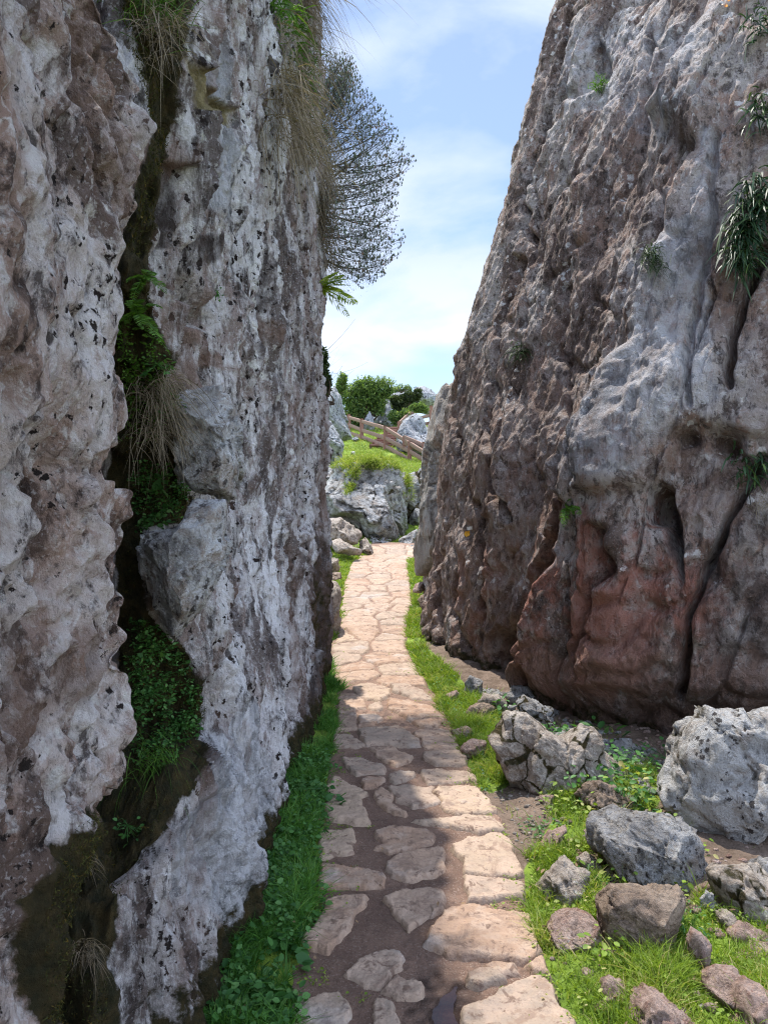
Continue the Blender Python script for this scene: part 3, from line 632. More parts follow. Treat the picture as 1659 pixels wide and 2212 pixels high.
# hollows, joints and a scar on the face
def gau(x0, y0, rx, ry): return np.exp(-((DX - x0) / rx) ** 2 - ((DY - y0) / ry) ** 2)
vis = (P0[:, 1] > 1.6) & (P0[:, 0] > -1.2)
d -= vis * (.07 * gau(650, 900, 12, 60) + .06 * gau(590, 790, 16, 50) + .05 * gau(560, 830, 20, 60) + .06 * gau(600, 1330, 14, 30) + .05 * gau(468, 1740, 8, 30) + .05 * gau(500, 1060, 8, 25))
for yf, wf, df, z0f, z1f in ((3.02, .030, .10, -1, 9), (3.42, .022, .06, .8, 3.1), (4.05, .035, .11, -1, 9), (4.75, .03, .07, 1.2, 9), (5.45, .045, .10, -1, 9), (5.95, .04, .07, 0, 4.2)):
    yl = yf + .10 * noise(np.stack([P0[:, 2] * .9, 0 * P0[:, 2] + yf, 0 * P0[:, 2]], 1), 7) + .03 * noise(np.stack([P0[:, 2] * 5, 0 * P0[:, 2] + yf, 0 * P0[:, 2]], 1), 9)
    wf *= 2.; df *= 1.6; gk = ss(wf * 1.6, 0, np.abs(P0[:, 1] - yl)) * ss(-.2, .3, noise(P0 * np.array([0, 0, 1.3]) + yf, 3) + .15) * (P0[:, 2] > z0f) * (P0[:, 2] < z1f); d -= vis * df * gk; fis = np.maximum(fis, gk)
wx_ = DX + 7 * noise(P0 * np.array([5, 5, 2.5]), 401) + 4 * noise(P0 * 14, 402)
for lnp, ww, dd_ in (([(516, -60), (522, 300), (508, 560), (516, 830), (526, 1100), (500, 1400), (478, 1700)], 8, .09), ([(596, -60), (606, 300), (590, 600), (592, 790), (611, 1000), (600, 1300), (613, 1560), (600, 1760), (560, 2050)], 7, .10),
        ([(560, 250), (556, 500), (562, 760), (556, 1000), (566, 1300), (552, 1600), (520, 1950)], 5, .05), ([(650, 300), (646, 620), (655, 900), (652, 1150), (660, 1400)], 5, .10), ([(455, 60), (462, 280), (450, 520)], 5, .03)):
    gk = ss(ww, 0, sdline(wx_, DY, lnp)) * ss(-.35, .1, noise(P0 * np.array([1.5, 1.5, 1.2]), 403) + .1); d -= vis * dd_ * gk; fis = np.maximum(fis, gk)
d -= vis * (.09 * ss(0, 14, sdpoly(DX, DY, [(320, 560), (345, 330), (395, 360), (410, 520), (470, 690), (440, 745), (380, 700)])))
d -= vis * .05 * ss(0, 12, sdpoly(DX, DY, [(378, 155), (395, 148), (500, 235), (495, 285), (430, 262), (380, 240)]))
d -= vis * .05 * ss(10, 0, sdline(DX, DY, [(440, 1500), (480, 1330), (520, 1180), (530, 900), (510, 700)])) * .6
d = d + .010 * scallop(wp * np.array([24, 24, 14]), 303)
Vb = P0 + nn * d[:, None]
dk = lambda pts, w: ss(w, 0, sdline(DX, DY, pts))
creviceP = [(240, -40), (395, -40), (385, 110), (372, 250), (345, 420), (318, 560), (335, 690), (378, 800), (385, 1000), (430, 1060), (420, 1130), (300, 1140), (305, 1300), (400, 1400), (450, 1530), (405, 1660), (350, 1770), (315, 1850), (250, 1960), (235, 2260), (40, 2260), (150, 1700), (260, 1600), (240, 900), (200, 700), (330, 300)]
moss = ss(-14, 16, sdpoly(DX, DY, creviceP)) * vis * .95
moss = np.maximum(moss, ss(.35, 0, P0[:, 2]) * .8 * (P0[:, 1] > 2))
moss = np.maximum(moss, .42 * ss(30, 0, np.abs(DX - 680)) * ss(1050, 1200, DY) * ss(1500, 1400, DY) * vis)
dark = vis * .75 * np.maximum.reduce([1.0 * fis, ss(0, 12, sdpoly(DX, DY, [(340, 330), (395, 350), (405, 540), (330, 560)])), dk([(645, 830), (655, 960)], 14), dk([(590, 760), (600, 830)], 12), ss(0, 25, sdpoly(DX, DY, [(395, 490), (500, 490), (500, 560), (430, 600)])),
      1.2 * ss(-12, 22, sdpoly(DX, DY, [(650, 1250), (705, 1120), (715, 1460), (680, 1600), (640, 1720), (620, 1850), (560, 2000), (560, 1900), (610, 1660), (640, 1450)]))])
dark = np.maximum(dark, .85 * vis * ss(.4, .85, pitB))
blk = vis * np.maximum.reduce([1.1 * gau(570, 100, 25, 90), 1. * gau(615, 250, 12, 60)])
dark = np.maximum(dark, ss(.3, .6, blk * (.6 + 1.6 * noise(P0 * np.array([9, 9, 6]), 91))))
brown = .8 * vis * np.maximum.reduce([ss(0, 25, sdpoly(DX, DY, [(335, 560), (410, 590), (470, 740), (540, 820), (400, 800), (330, 640)])), dk([(560, 700), (600, 820), (650, 960)], 22), dk([(520, 1150), (470, 1330), (430, 1450)], 22)])
pe = np.interp(DY, [q[0] for q in pil], [q[1] for q in pil])
brown = np.maximum(brown, vis * np.maximum(.75 * ss(48, 14, DX - pe) * ss(260, 340, DY) * ss(1000, 820, DY), .6 * ss(575, 625, DX) * (.8 + .9 * noise(P0 * np.array([2, 2, .9]), 208))))  # browner stone, with shading of the pillar side and far column painted in
brown = np.maximum(brown, .5 * vis * ss(.1, .35, fbm(P0 * np.array([2.2, 2.2, .8]), 3, 209)))
ochre = vis * np.maximum(ss(-4, 10, sdpoly(DX, DY, [(375, 155), (395, 148), (500, 235), (492, 285), (430, 262), (378, 240)])), .6 * ss(0, 20, sdpoly(DX, DY, [(395, 350), (405, 480), (460, 680), (400, 560)])))
pale = vis * .85 * np.maximum(ss(0, 40, sdpoly(DX, DY, [(400, 40), (510, 60), (520, 500), (400, 460)])), ss(0, 40, sdpoly(DX, DY, [(400, 1650), (520, 1450), (600, 1700), (540, 2050), (330, 1950), (330, 1830)])))  # upper pale band also paints the bluish light on the pillar face
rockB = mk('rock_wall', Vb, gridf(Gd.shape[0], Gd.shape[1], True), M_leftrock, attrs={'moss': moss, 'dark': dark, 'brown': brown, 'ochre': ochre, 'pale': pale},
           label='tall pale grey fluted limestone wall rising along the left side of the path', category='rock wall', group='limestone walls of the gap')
WB = Vb; WBd = PR(Vb); okB = vis

# right wall
cy_, cx_ = [], []
cor = [(1420, 903), (1390, 905), (1300, 914), (1230, 930), (1100, 952), (1000, 957), (850, 982), (750, 1002), (650, 1036), (500, 1080), (330, 1124), (100, 1166), (0, 1200), (-200, 1268), (-500, 1360)]
r0 = zc(cor, 7.9)
def lean(x, y, lx, ly, prof=1.):
    z = np.array([-.3, 0, .3, .8, 1.3, 2., 3., 4., 5., 7., 9.5]); o = prof * np.interp(z, [-.3, 0, .4, 1., 1.6, 2.4, 3.2, 4.2, 5, 7, 9.5], [.25, .25, .22, .05, -.03, -.06, 0, .15, .4, 1.15, 2.6])
    return (list(z), list(x + lx * z + .55 * o), list(y + ly * z + .8 * o))
colsR = [([r0[0][0], r0[0][-1]], [1.9, 3.9], [14, 14]), (r0[0], [q + .32 for q in r0[1]], [10.5] * len(r0[0])), (r0[0], [q + .02 for q in r0[1]], [8.6] * len(r0[0])), r0,
         lean(.74, 6.75, .19, .04, .35), lean(1.08, 5.6, .16, .11, .8), lean(1.42, 4.7, .13, .17), lean(2.1, 4.25, .10, .17), lean(3.4, 3.85, .06, .16), lean(6.5, 3.5, .03, .14), const(11, 5), const(11, 14)]
Gd, s = loft(colsR, [30, 60, 70, 150, 150, 150, 150, 130, 60, 16, 12, 16], 560, [8.0, 8.6, 8.6, 8.6, 8.8, 9, 9, 9, 9, 8.5, 8, 8], .8, 12, zmin=-.3)
n = smooth_grid(gnormals(Gd, 1.), 2); P0 = Gd.reshape(-1, 3); nn = n.reshape(-1, 3)
cen = P0.mean(0); nn = nn * np.sign((nn * (P0 - cen)).sum(1).mean())
DX, DY = PR(P0); vis = (P0[:, 1] < 9.5)
wp = P0 + .25 * np.stack([noise(P0 * .9, 21), noise(P0 * .9, 22), noise(P0 * .9, 23)], 1)
# fractures run steeply, leaning to the right as they rise
sh = wp.copy(); sh[:, 0] -= .28 * wp[:, 2]; 
d0_ = None
fl = sh * np.array([1.3, 1.3, .42])
d = .05 * fbm(fl, 3, 71, .5, True) + .06 * fbm(P0 * .9, 3, 72) + .010 * fbm(P0 * 8, 3, 74) + .008 * fbm(P0 * 17, 2, 75, .5, True)
f1, f2 = worley(sh * np.array([1.5, 1.5, .6]) + .2 * noise(P0 * 2.5, 6)[:, None], 76); d -= .05 * ss(.05, 0, f2 - f1)
wq = sh + .06 * np.stack([noise(P0 * 5, 1), noise(P0 * 5, 2), noise(P0 * 5, 3)], 1)
d += .26 * scallop(wq * np.array([1.1, 1.1, .36]), 81) + .12 * scallop(wq * np.array([2.8, 2.8, .9]), 82) + .045 * scallop(wq * np.array([7, 7, 3]), 83)
f1, f2 = worley(sh * np.array([6, 6, 3.4]) + .3 * noise(P0 * 6, 7)[:, None], 78); d -= .010 * ss(.08, 0, f2 - f1); d -= .02 * ss(.3, .1, f1)
d -= d[vis].mean() - .02
cfx = np.interp(DY, [q[0] for q in cor][::-1], [q[1] for q in cor][::-1]); cm = ss(110, 25, DX - cfx) * vis
DX = DX + 14 * noise(P0 * 2.2, 201) + 9 * noise(P0 * 7, 202); DY = DY + 14 * noise(P0 * 2.2, 203) + 9 * noise(P0 * 7, 204)
bl = [(1590, -60), (1560, 0), (1510, 90), (1442, 200), (1432, 260), (1500, 350), (1450, 450), (1420, 535), (1382, 630), (1368, 750), (1335, 850), (1290, 950), (1262, 1050), (1258, 1100), (1236, 1200), (1190, 1300), (1160, 1400), (1135, 1520)]
bx = np.interp(DY, [q[1] for q in bl], [q[0] for q in bl]); bx = bx + 14 * noise(P0 * 4, 31)
d += vis * .20 * ss(-6, 22, DX - bx) * ss(1560, 1450, DY)
frac = np.zeros(len(P0))
rec = [(1212, 1085), (1262, 1070), (1262, 1110), (1238, 1205), (1192, 1300), (1165, 1400), (1135, 1490), (1050, 1490), (1085, 1380), (1120, 1300), (1160, 1210)]
d -= vis * .42 * ss(-4, 24, sdpoly(DX, DY, rec))
d -= vis * (.85 * ss(1.15, .5, np.hypot((DX - 1100) / 52, (DY - 1430) / 72)) + .3 * ss(1.1, .4, np.hypot((DX - 1180) / 20, (DY - 1480) / 26)))
d -= vis * .35 * ss(-3, 16, sdpoly(DX, DY, [(1415, 1060), (1440, 1042), (1468, 1060), (1480, 1110), (1490, 1150), (1500, 1240), (1485, 1260), (1468, 1190), (1440, 1140), (1410, 1130)]))
d -= vis * (.22 * np.exp(-((DX - 1490) / 26) ** 2 - ((DY - 950) / 18) ** 2) + .25 * np.exp(-((DX - 1580) / 26) ** 2 - ((DY - 975) / 26) ** 2))
d -= vis * (.16 * ss(9, 0, sdline(DX, DY, [(1043, 1085), (1056, 1140), (1054, 1220), (1042, 1280), (1036, 1310)])) + .14 * ss(8, 0, sdline(DX, DY, [(1180, 1180), (1150, 1260), (1135, 1300), (1110, 1350)])))
d -= vis * .14 * ss(9, 0, sdline(DX, DY, [(1005, 735), (985, 800), (975, 900), (990, 1000)]))
d -= vis * .2 * ss(0, 30, sdpoly(DX, DY, [(1265, 100), (1300, 60), (1325, 90), (1322, 170), (1280, 195), (1220, 240), (1180, 250), (1230, 180)]))
d -= vis * .10 * ss(8, 0, sdline(DX, DY, [(1285, 1235), (1290, 1340), (1270, 1430), (1260, 1500)]))
d -= vis * .09 * ss(12, 0, sdline(DX, DY, [(1560, 340), (1545, 520), (1520, 650), (1500, 900)])) 
d -= vis * .25 * ss(14, 0, sdline(DX, DY, [(1650, 560), (1610, 700), (1590, 860)]))
for lnp, ww, dd_ in (([(1212, 620), (1190, 760), (1202, 900), (1180, 1010)], 6, .08), ([(1110, 560), (1082, 700), (1062, 850), (1075, 1000), (1102, 1120)], 6, .09), ([(1352, 1150), (1330, 1300), (1300, 1400)], 7, .10), ([(1582, 1150), (1500, 1330), (1482, 1500)], 8, .12),
        ([(1650, 1000), (1562, 1180)], 8, .12), ([(1232, -20), (1206, 130), (1170, 300)], 8, .14), ([(1420, 60), (1400, 200), (1395, 300), (1330, 420)], 7, .10), ([(1160, 300), (1130, 430), (1140, 560)], 6, .08), ([(940, 1200), (930, 1300), (945, 1400)], 6, .08), ([(985, 1180), (980, 1290), (1000, 1400)], 6, .07)):
    kf = ss(ww * 1.6, 0, sdline(DX, DY, lnp)); d -= vis * dd_ * 1.7 * kf; frac = np.maximum(frac, kf)
# the overhanging pale lip above the red base
lip = [(1262, 1060), (1300, 1085), (1340, 1072), (1400, 1060), (1440, 1040), (1480, 960), (1560, 930), (1659, 960), (1750, 960)]
ly = np.interp(DX, [q[0] for q in lip], [q[1] for q in lip]) + 10 * noise(P0 * 5, 41)
d += vis * .09 * ss(10, -10, DY - ly) * ss(700, 900, DY) * (DX > 1262)
d = np.where(d > 0, d * (1 - .72 * cm), d); d = soft(d, Gd.shape, 1)
d += .024 * scallop(wq * np.array([13, 13, 7]), 306) + .05 * scallop(wq * np.array([5, 5, 2.2]), 309) - .03 + ss(1.9, 1.1, P0[:, 2]) * (.05 * scallop(P0 * 6.5 + .4 * noise(P0 * 5, 8)[:, None], 310) - .02) + .008 * fbm(P0 * 16, 2, 307, .5, True)
Vr = P0 + nn * d[:, None]
DX2, DY2 = PR(P0)
vst = noise(sh * np.array([5, 5, .9]), 93)
red = vis * np.clip(np.maximum(.86 * ss(-130, 120, sdpoly(DX, DY, [(1150, 1160), (1330, 1120), (1440, 1150), (1560, 1200), (1600, 1400), (1560, 1520), (1250, 1560), (1150, 1560), (1100, 1460), (1160, 1330)])), .62 * ss(-40, 80, sdpoly(DX, DY, [(960, 1180), (1120, 1130), (1120, 1300), (1060, 1450), (920, 1400)]))) * (.9 + .7 * vst), 0, 1)
brn = vis * np.maximum.reduce([.62 * ss(500, 1000, DY) * (DX < bx + 20), .75 * ss(1280, 1450, DY), .8 * ss(-10, 30, sdpoly(DX, DY, rec)), .6 * ss(0, 30, sdpoly(DX, DY, [(1350, 960), (1470, 900), (1640, 960), (1640, 1150), (1520, 1160), (1400, 1080)]))])
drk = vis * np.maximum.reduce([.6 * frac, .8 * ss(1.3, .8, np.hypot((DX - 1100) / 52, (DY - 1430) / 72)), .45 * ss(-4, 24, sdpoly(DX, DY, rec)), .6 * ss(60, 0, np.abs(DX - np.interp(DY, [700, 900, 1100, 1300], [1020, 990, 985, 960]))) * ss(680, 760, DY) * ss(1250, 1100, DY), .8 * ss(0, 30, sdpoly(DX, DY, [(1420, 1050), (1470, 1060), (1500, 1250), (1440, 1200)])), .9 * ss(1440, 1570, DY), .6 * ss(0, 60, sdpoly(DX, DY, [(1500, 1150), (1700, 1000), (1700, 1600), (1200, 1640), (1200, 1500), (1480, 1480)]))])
pal = vis * np.maximum.reduce([.5 * ss(0, 90, sdpoly(DX, DY, [(1180, 0), (1620, -20), (1600, 330), (1420, 380), (1300, 300), (1150, 300), (1140, 160)])), .6 * ss(0, 30, sdpoly(DX, DY, [(1340, 560), (1480, 480), (1520, 300), (1600, 320), (1560, 600), (1590, 900), (1480, 940), (1440, 1040), (1340, 1070), (1265, 1030), (1330, 850), (1370, 700)])),
      .55 * ss(0, 16, sdpoly(DX, DY, [(1240, 1080), (1300, 1090), (1280, 1200), (1230, 1290), (1195, 1300), (1230, 1200)]))])
mos = vis * np.maximum(.7 * ss(1.2, .6, np.hypot((DX - 1110) / 40, (DY - 1450) / 60)), .5 * ss(.25, .0, P0[:, 2]))
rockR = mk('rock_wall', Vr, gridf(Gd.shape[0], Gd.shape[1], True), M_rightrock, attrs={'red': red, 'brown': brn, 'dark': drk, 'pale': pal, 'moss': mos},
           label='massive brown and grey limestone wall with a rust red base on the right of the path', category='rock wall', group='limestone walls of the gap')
WRk = Vr; WRd = PR(Vr)
def on_wall(Vw, Dw, px_, py_, r=14, out=.01):
    m_ = (np.abs(Dw[0] - px_) < r) & (np.abs(Dw[1] - py_) < r) & (Vw[:, 1] > .5) & (Vw[:, 2] < 9)
    q = Vw[m_]
    if not len(q): q = Vw[[int(np.argmin((Dw[0] - px_) ** 2 + (Dw[1] - py_) ** 2))]]
    p = q[np.argsort(q[:, 1])[:max(1, len(q) // 4)]].mean(0); v = np.array([0, 0, EYE]) - p
    return p + v / np.linalg.norm(v) * out

# ------------------------------------------------------------------ separate boulders with traced outlines
_ico = {}
def ico(n):
    if n not in _ico:
        bm = bmesh.new(); bmesh.ops.create_icosphere(bm, subdivisions=n, radius=1)
        _ico[n] = (np.array([v.co for v in bm.verts]), np.array([[v.index for v in f.verts] for f in bm.faces])); bm.free()
    return _ico[n]
def boulder(name, label, outline, Yb, thick, mat, seed=1, sub=5, cuts=9, rough=1., crack=1., mosst=0., cat='rock', group=None, attrs=None, zlift=0., stuffz=None, planes=(), grow=1.):
    S, Fc = ico(sub); rr = np.random.default_rng(seed); Yc = Yb + thick * .75
    o = np.array([U(a, b, Yc) for a, b in outline]); ox, oz = o[:, 0], o[:, 2] + zlift
    if Yb < 7 and cat == 'rock': oz = np.where(oz < oz.min() + .35 * (oz.max() - oz.min()), oz - .02, oz)
    # centre of area
    x0, z0, x1, z1 = ox, oz, np.roll(ox, -1), np.roll(oz, -1); cr_ = x0 * z1 - x1 * z0; A_ = cr_.sum() / 2
    cx0 = ((x0 + x1) * cr_).sum() / (6 * A_); cz0 = ((z0 + z1) * cr_).sum() / (6 * A_)
    den = []
    for k in range(len(ox)):
        for q in range(12): tq = q / 12; den.append((ox[k] * (1 - tq) + ox[(k + 1) % len(ox)] * tq, oz[k] * (1 - tq) + oz[(k + 1) % len(ox)] * tq))
    den = np.array(den); th = np.arctan2(den[:, 1] - cz0, den[:, 0] - cx0); ra = np.hypot(den[:, 1] - cz0, den[:, 0] - cx0)
    od = np.argsort(th); th, ra = th[od], ra[od]; th = np.concatenate([th - 2 * np.pi, th, th + 2 * np.pi]); ra = np.tile(ra, 3)
    p = S.copy()
    for k in range(cuts):
        nv = unit(np.array([rr.normal(0, .6), -abs(rr.normal(.5, .6)) if k % 3 else rr.normal(0, .6), rr.normal(.35, .6)])[None])[0]
        dd = rr.uniform(.55, .84); e = p @ nv - dd; p = p - np.outer(np.maximum(e, 0), nv)
    for nv, dd in planes:
        nv = unit(np.array(nv, float)[None])[0]; e = p @ nv - dd; p = p - np.outer(np.maximum(e, 0), nv)
    rho = np.hypot(p[:, 0], p[:, 2]); tt = np.arctan2(p[:, 2], p[:, 0])
    rs = np.hypot(S[:, 0], S[:, 2])
    kk = ss(.75, 1., rs); rho = rho * (1 - kk) + np.maximum(rho, rs * .94) * kk      # keep the traced outline
    R_ = np.interp(tt, th, ra) * grow
    Q = np.stack([cx0 + rho * R_ * np.cos(tt), Yc + p[:, 1] * thick * (1.0), cz0 + rho * R_ * np.sin(tt)], 1)
    sz = float(np.median(ra)); dirv = unit(np.stack([Q[:, 0] - cx0, Q[:, 1] - Yc, Q[:, 2] - cz0], 1))
    q = (Q + seed * 3.7) / sz
    d = sz * rough * (.05 * fbm(q * 1.3, 3, seed) + .014 * fbm(q * 3.2, 4, seed + 3, .5, True) + .018 * fbm(q * 11, 3, seed + 5))
    qw = q + .12 * np.stack([noise(q * 3, 1), noise(q * 3, 2), noise(q * 3, 3)], 1)
    d += sz * rough * (.12 * facet(qw * 1.3, seed + 21) + .035 * facet(qw * 3.6, seed + 22) + .010 * facet(qw * 12, seed + 23))
    f1, f2 = worley(q * 1.6 + .25 * noise(q * 3, 2)[:, None], seed); d -= sz * .05 * crack * ss(.05, 0, f2 - f1)
    f1b, f2b = worley(q * 7, seed + 1); d -= sz * .014 * rough * ss(.35, .1, f1b)
    Q2 = Q + dirv * d[:, None]
    crk = ss(.12, .02, f2 - f1)
    at = {'moss': np.clip(mosst * (crk + .5 * ss(.1, .4, noise(q * 1.5, seed + 8)) * (dirv[:, 2] > .2)), 0, 1)}
    if attrs: at.update(attrs(Q, dirv))
    lowz = float(ground_z(np.array([cx0]), np.array([Yc]))[0])
    ob = mk(name, Q2, Fc, mat, loc=(cx0, Yc, min(Q2[:, 2].max(), max(lowz, Q2[:, 2].min()))), attrs=at, label=label, category=cat)
    if group: ob['group'] = group
    return ob
GRK = 'loose rocks on the right bank'
def rk(label, pts, mat, thick, seed, base=None, Y=None, **kw):
    o = Z2(pts); by = base or max(q[1] for q in o); Yb = Y or (EYE - .03) * F / (by - HY)
    kw.setdefault('group', GRK)
    return boulder(kw.pop('name', 'rock'), label, o, Yb, thick, mat, seed, **kw)
rk('low cracked tan boulder with mossy fissures beside the grass verge', [(320,600),(370,540),(420,482),(500,475),(560,520),(620,570),(680,598),(740,540),(790,520),(840,540),(890,590),(900,650),(960,700),(1040,760),(1010,830),(900,860),(750,850),(650,850),(560,830),(480,830),(410,800),(375,740),(350,660)], M_tan, .30, 12, mosst=.6, sub=6, cuts=7, crack=.3, rough=.9, grow=1.02)
rk('wedge of brown rock with a mossy back below the cracked tan boulder', [(735,870),(790,800),(850,795),(920,825),(1010,895),(995,945),(900,955),(830,925),(750,895)], M_brown, .10, 13, mosst=.5)
rk('blue-grey flat-topped boulder with black lichen, resting in front of the big white boulder', [(815,1000),(850,980),(920,955),(990,950),(1080,950),(1130,965),(1200,990),(1290,1020),(1340,1060),(1365,1110),(1360,1180),(1372,1230),(1345,1290),(1310,1340),(1180,1320),(1090,1300),(1010,1290),(920,1240),(860,1180),(815,1100)], M_grey, .26, 14, sub=6, cuts=5, mosst=.1, rough=.8, planes=[((.05, -.35, 1), .5), ((-.1, -1, .1), .62), ((.8, -.7, .2), .62)])
rk('largest boulder of the right bank, white with a mossy seam', [(1178,870),(1200,800),(1215,730),(1222,650),(1270,580),(1310,520),(1348,508),(1352,462),(1390,450),(1440,478),(1500,460),(1600,432),(1750,425),(1950,450),(2080,700),(2050,1050),(1800,1130),(1560,1130),(1450,1110),(1380,1120),(1330,1060),(1290,1020),(1220,985),(1195,930)], M_white, .42, 15, sub=6, cuts=7, mosst=.22, Y=3.25, grow=1.04, rough=.6, planes=[((-.7, -.6, .1), .7), ((.1, -1, .35), .66), ((.2, -1, -.6), .66)])
rk('square-edged brown block with a flat sunlit top and a dark front', [(838,1390),(890,1292),(1000,1290),(1100,1300),(1240,1320),(1278,1360),(1272,1440),(1215,1590),(1185,1650),(1090,1665),(1020,1660),(950,1645),(900,1580),(850,1500)], M_brown, .19, 16, sub=6, cuts=4, rough=.55, planes=[((.05, -.12, 1), .42), ((-.25, -1, -.05), .5), ((.9, -.5, .05), .5)])
rk('small tan wedge of rock between the path and the blue-grey boulder', [(550,1325),(580,1250),(680,1185),(740,1210),(800,1230),(825,1285),(760,1330),(700,1370),(640,1372)], M_tan, .13, 17)
rk('rounded pinkish rock leaning against the square brown block', [(610,1520),(640,1480),(720,1450),(800,1450),(845,1480),(862,1530),(850,1605),(740,1632),(660,1612),(620,1575)], M_pink, .14, 18, rough=.6, sub=6, planes=[((-.1, -.5, 1), .6)])
rk('rounded cream rock with yellow moss on top at the right picture edge', [(1368,1235),(1400,1200),(1500,1185),(1570,1178),(1650,1225),(1720,1300),(1730,1440),(1640,1500),(1540,1490),(1470,1445),(1420,1385),(1385,1310)], M_tan, .2, 19, mosst=.5, rough=.8)
rk('small pointed white stone between the blue-grey boulder and the cream rock', [(1335,1370),(1360,1310),(1395,1350),(1425,1395),(1400,1425),(1345,1425)], M_white, .04, 20, sub=4)
rk('little pink rock in the grass near the bottom of the picture, beside the path', [(850,1840),(865,1765),(905,1738),(970,1788),(1045,1835),(960,1860),(880,1862)], M_pink, .08, 21, sub=4)
rk('broad pink rock cut by the bottom edge of the picture', [(985,1980),(1040,1880),(1100,1820),(1180,1858),(1260,1910),(1320,1990),(1330,2090),(980,2090)], M_pink, .15, 22, sub=6, rough=.8)
rk('flat pink stone sunk in the grass below the square brown block', [(1080,1762),(1120,1722),(1200,1700),(1250,1740),(1262,1782),(1180,1800),(1120,1790)], M_pink, .10, 23, sub=4)
rk('crooked reddish stone lying in the grass right of the flat pink stone', [(1355,1770),(1400,1732),(1450,1705),(1522,1710),(1532,1760),(1460,1800),(1432,1850),(1385,1892),(1350,1872)], M_pink, .09, 24, sub=4, rough=1.2)
rk('pink rock in the bottom right corner of the picture', [(1500,1970),(1530,1850),(1562,1810),(1640,1822),(1760,1900),(1770,2090),(1505,2090)], M_pink, .16, 25)
rk('upright dark red shard stuck in the ground right of the square brown block', [(1272,1575),(1288,1500),(1340,1530),(1398,1582),(1360,1660),(1325,1712),(1300,1660)], M_pink, .05, 26, sub=4)
rk('long flat pinkish stone under the cream rock', [(1445,1545),(1520,1498),(1600,1515),(1760,1560),(1740,1610),(1560,1590),(1465,1570)], M_pink, .10, 27, sub=4)
rk('flat grey-pink stone half buried at the right edge below the cream rock', [(1505,1640),(1600,1600),(1760,1620),(1770,1690),(1600,1700),(1520,1680)], M_pink, .10, 28, sub=4)
rk('grey stone tucked under the dark cave at the foot of the right wall', [(200,320),(230,288),(290,320),(292,375),(230,385),(200,360)], M_grey, .09, 29, sub=4)
rk('smooth grey stone just behind the first leafy weed on the right verge', [(268,420),(290,380),(370,383),(405,420),(402,460),(330,465),(280,450)], M_tan, .10, 30, sub=4)
rk('light grey stone at the foot of the right wall, left of the dark mossy stone', [(392,385),(440,345),(505,338),(562,380),(545,430),(420,425)], M_grey, .12, 31, sub=4)
rk('dark mossy stone lying against the right wall behind the cracked tan boulder', [(438,420),(480,385),(560,418),(620,450),(634,520),(600,560),(540,545),(480,500)], M_grey, .14, 32, sub=5, mosst=.6)
rk('small brown stone with a flat sunlit top set in the grass verge', [(212,470),(230,437),(300,425),(348,450),(346,492),(290,492),(240,490)], M_brown, .07, 33, sub=4)
rk('flat pink stone in the verge left of the cracked tan boulder', [(178,640),(240,600),(312,610),(305,650),(240,668),(195,662)], M_pink, .08, 34, sub=4)
rk('thin pink slab at the path edge beyond the flat verge stone', [(128,552),(220,540),(242,560),(200,580),(145,578)], M_pink, .07, 35, sub=4)
rk('tiny pink stone in the verge nearest the foot of the wall corner', [(108,388),(165,362),(178,380),(150,402),(118,402)], M_pink, .05, 36, sub=4)
rk('knobbly grey stone leaning on the left end of the blue-grey boulder', [(738,1175),(795,1150),(855,1200),(845,1240),(780,1225)], M_tan, .06, 37, sub=4)
rk('little cream stone under the left end of the blue-grey boulder', [(855,1240),(900,1205),(935,1240),(915,1285),(870,1280)], M_tan, .04, 38, sub=4)
rk('pinkish stone at the edge of the bare earth patch, under the cracked tan boulder', [(555,880),(590,862),(635,868),(630,905),(580,912)], M_pink, .05, 39, sub=4)
rk('tilted flat pink stone in the grass left of the blue-grey boulder', [(555,1100),(620,1050),(695,1018),(700,1045),(640,1085),(580,1112)], M_pink, .07, 40, sub=4)
rk('dark rock in the shade between the cracked tan boulder and the white boulder', [(905,620),(960,600),(1030,665),(1100,740),(1128,810),(1060,850),(960,800)], M_grey, .2, 41, mosst=.4, Y=4.35)
rk('dark mossy rock behind the cream rock at the right picture edge', [(1560,1200),(1620,1165),(1760,1190),(1800,1420),(1700,1440),(1640,1330)], M_grey, .15, 42, mosst=.5, Y=2.95)
rk('pale stone lying flat under the cream rock beside the upright shard', [(1415,1450),(1480,1430),(1520,1480),(1500,1520),(1440,1510)], M_tan, .07, 43, sub=4)
GLK = 'rocks beside the far half of the path'
def r5_(label, pts, mat, thick, seed, Y, **kw): return boulder('rock', label, Z5(pts), Y, thick, mat, seed, group=GLK, **kw)
r5_('dark standing stone on the left path edge just past the end of the left wall', [(240,445),(240,300),(262,190),(300,200),(325,230),(332,280),(320,340),(324,420),(322,455),(290,470)], M_tan, .4, 50, 8.0, mosst=.3)
r5_('small dark stone in the sunny grass beyond the standing stone', [(262,150),(268,92),(318,95),(322,152),(300,160)], M_tan, .22, 51, 12.2, sub=4)
r5_('flat brown stone between the standing stone and the small dark one', [(262,185),(270,158),(330,160),(334,186),(300,194)], M_brown, .2, 52, 10.4, sub=4)
r5_('reddish stone on the right path edge at the foot of the far slab', [(650,248),(660,210),(705,198),(718,238),(690,256)], M_pink, .18, 53, 9.8, sub=4, grow=.9)
r5_('brown stone wedged between the path and the corner of the right wall', [(672,278),(690,252),(722,256),(722,325),(700,338),(680,315)], M_brown, .16, 54, 8.9, sub=4, grow=.72)
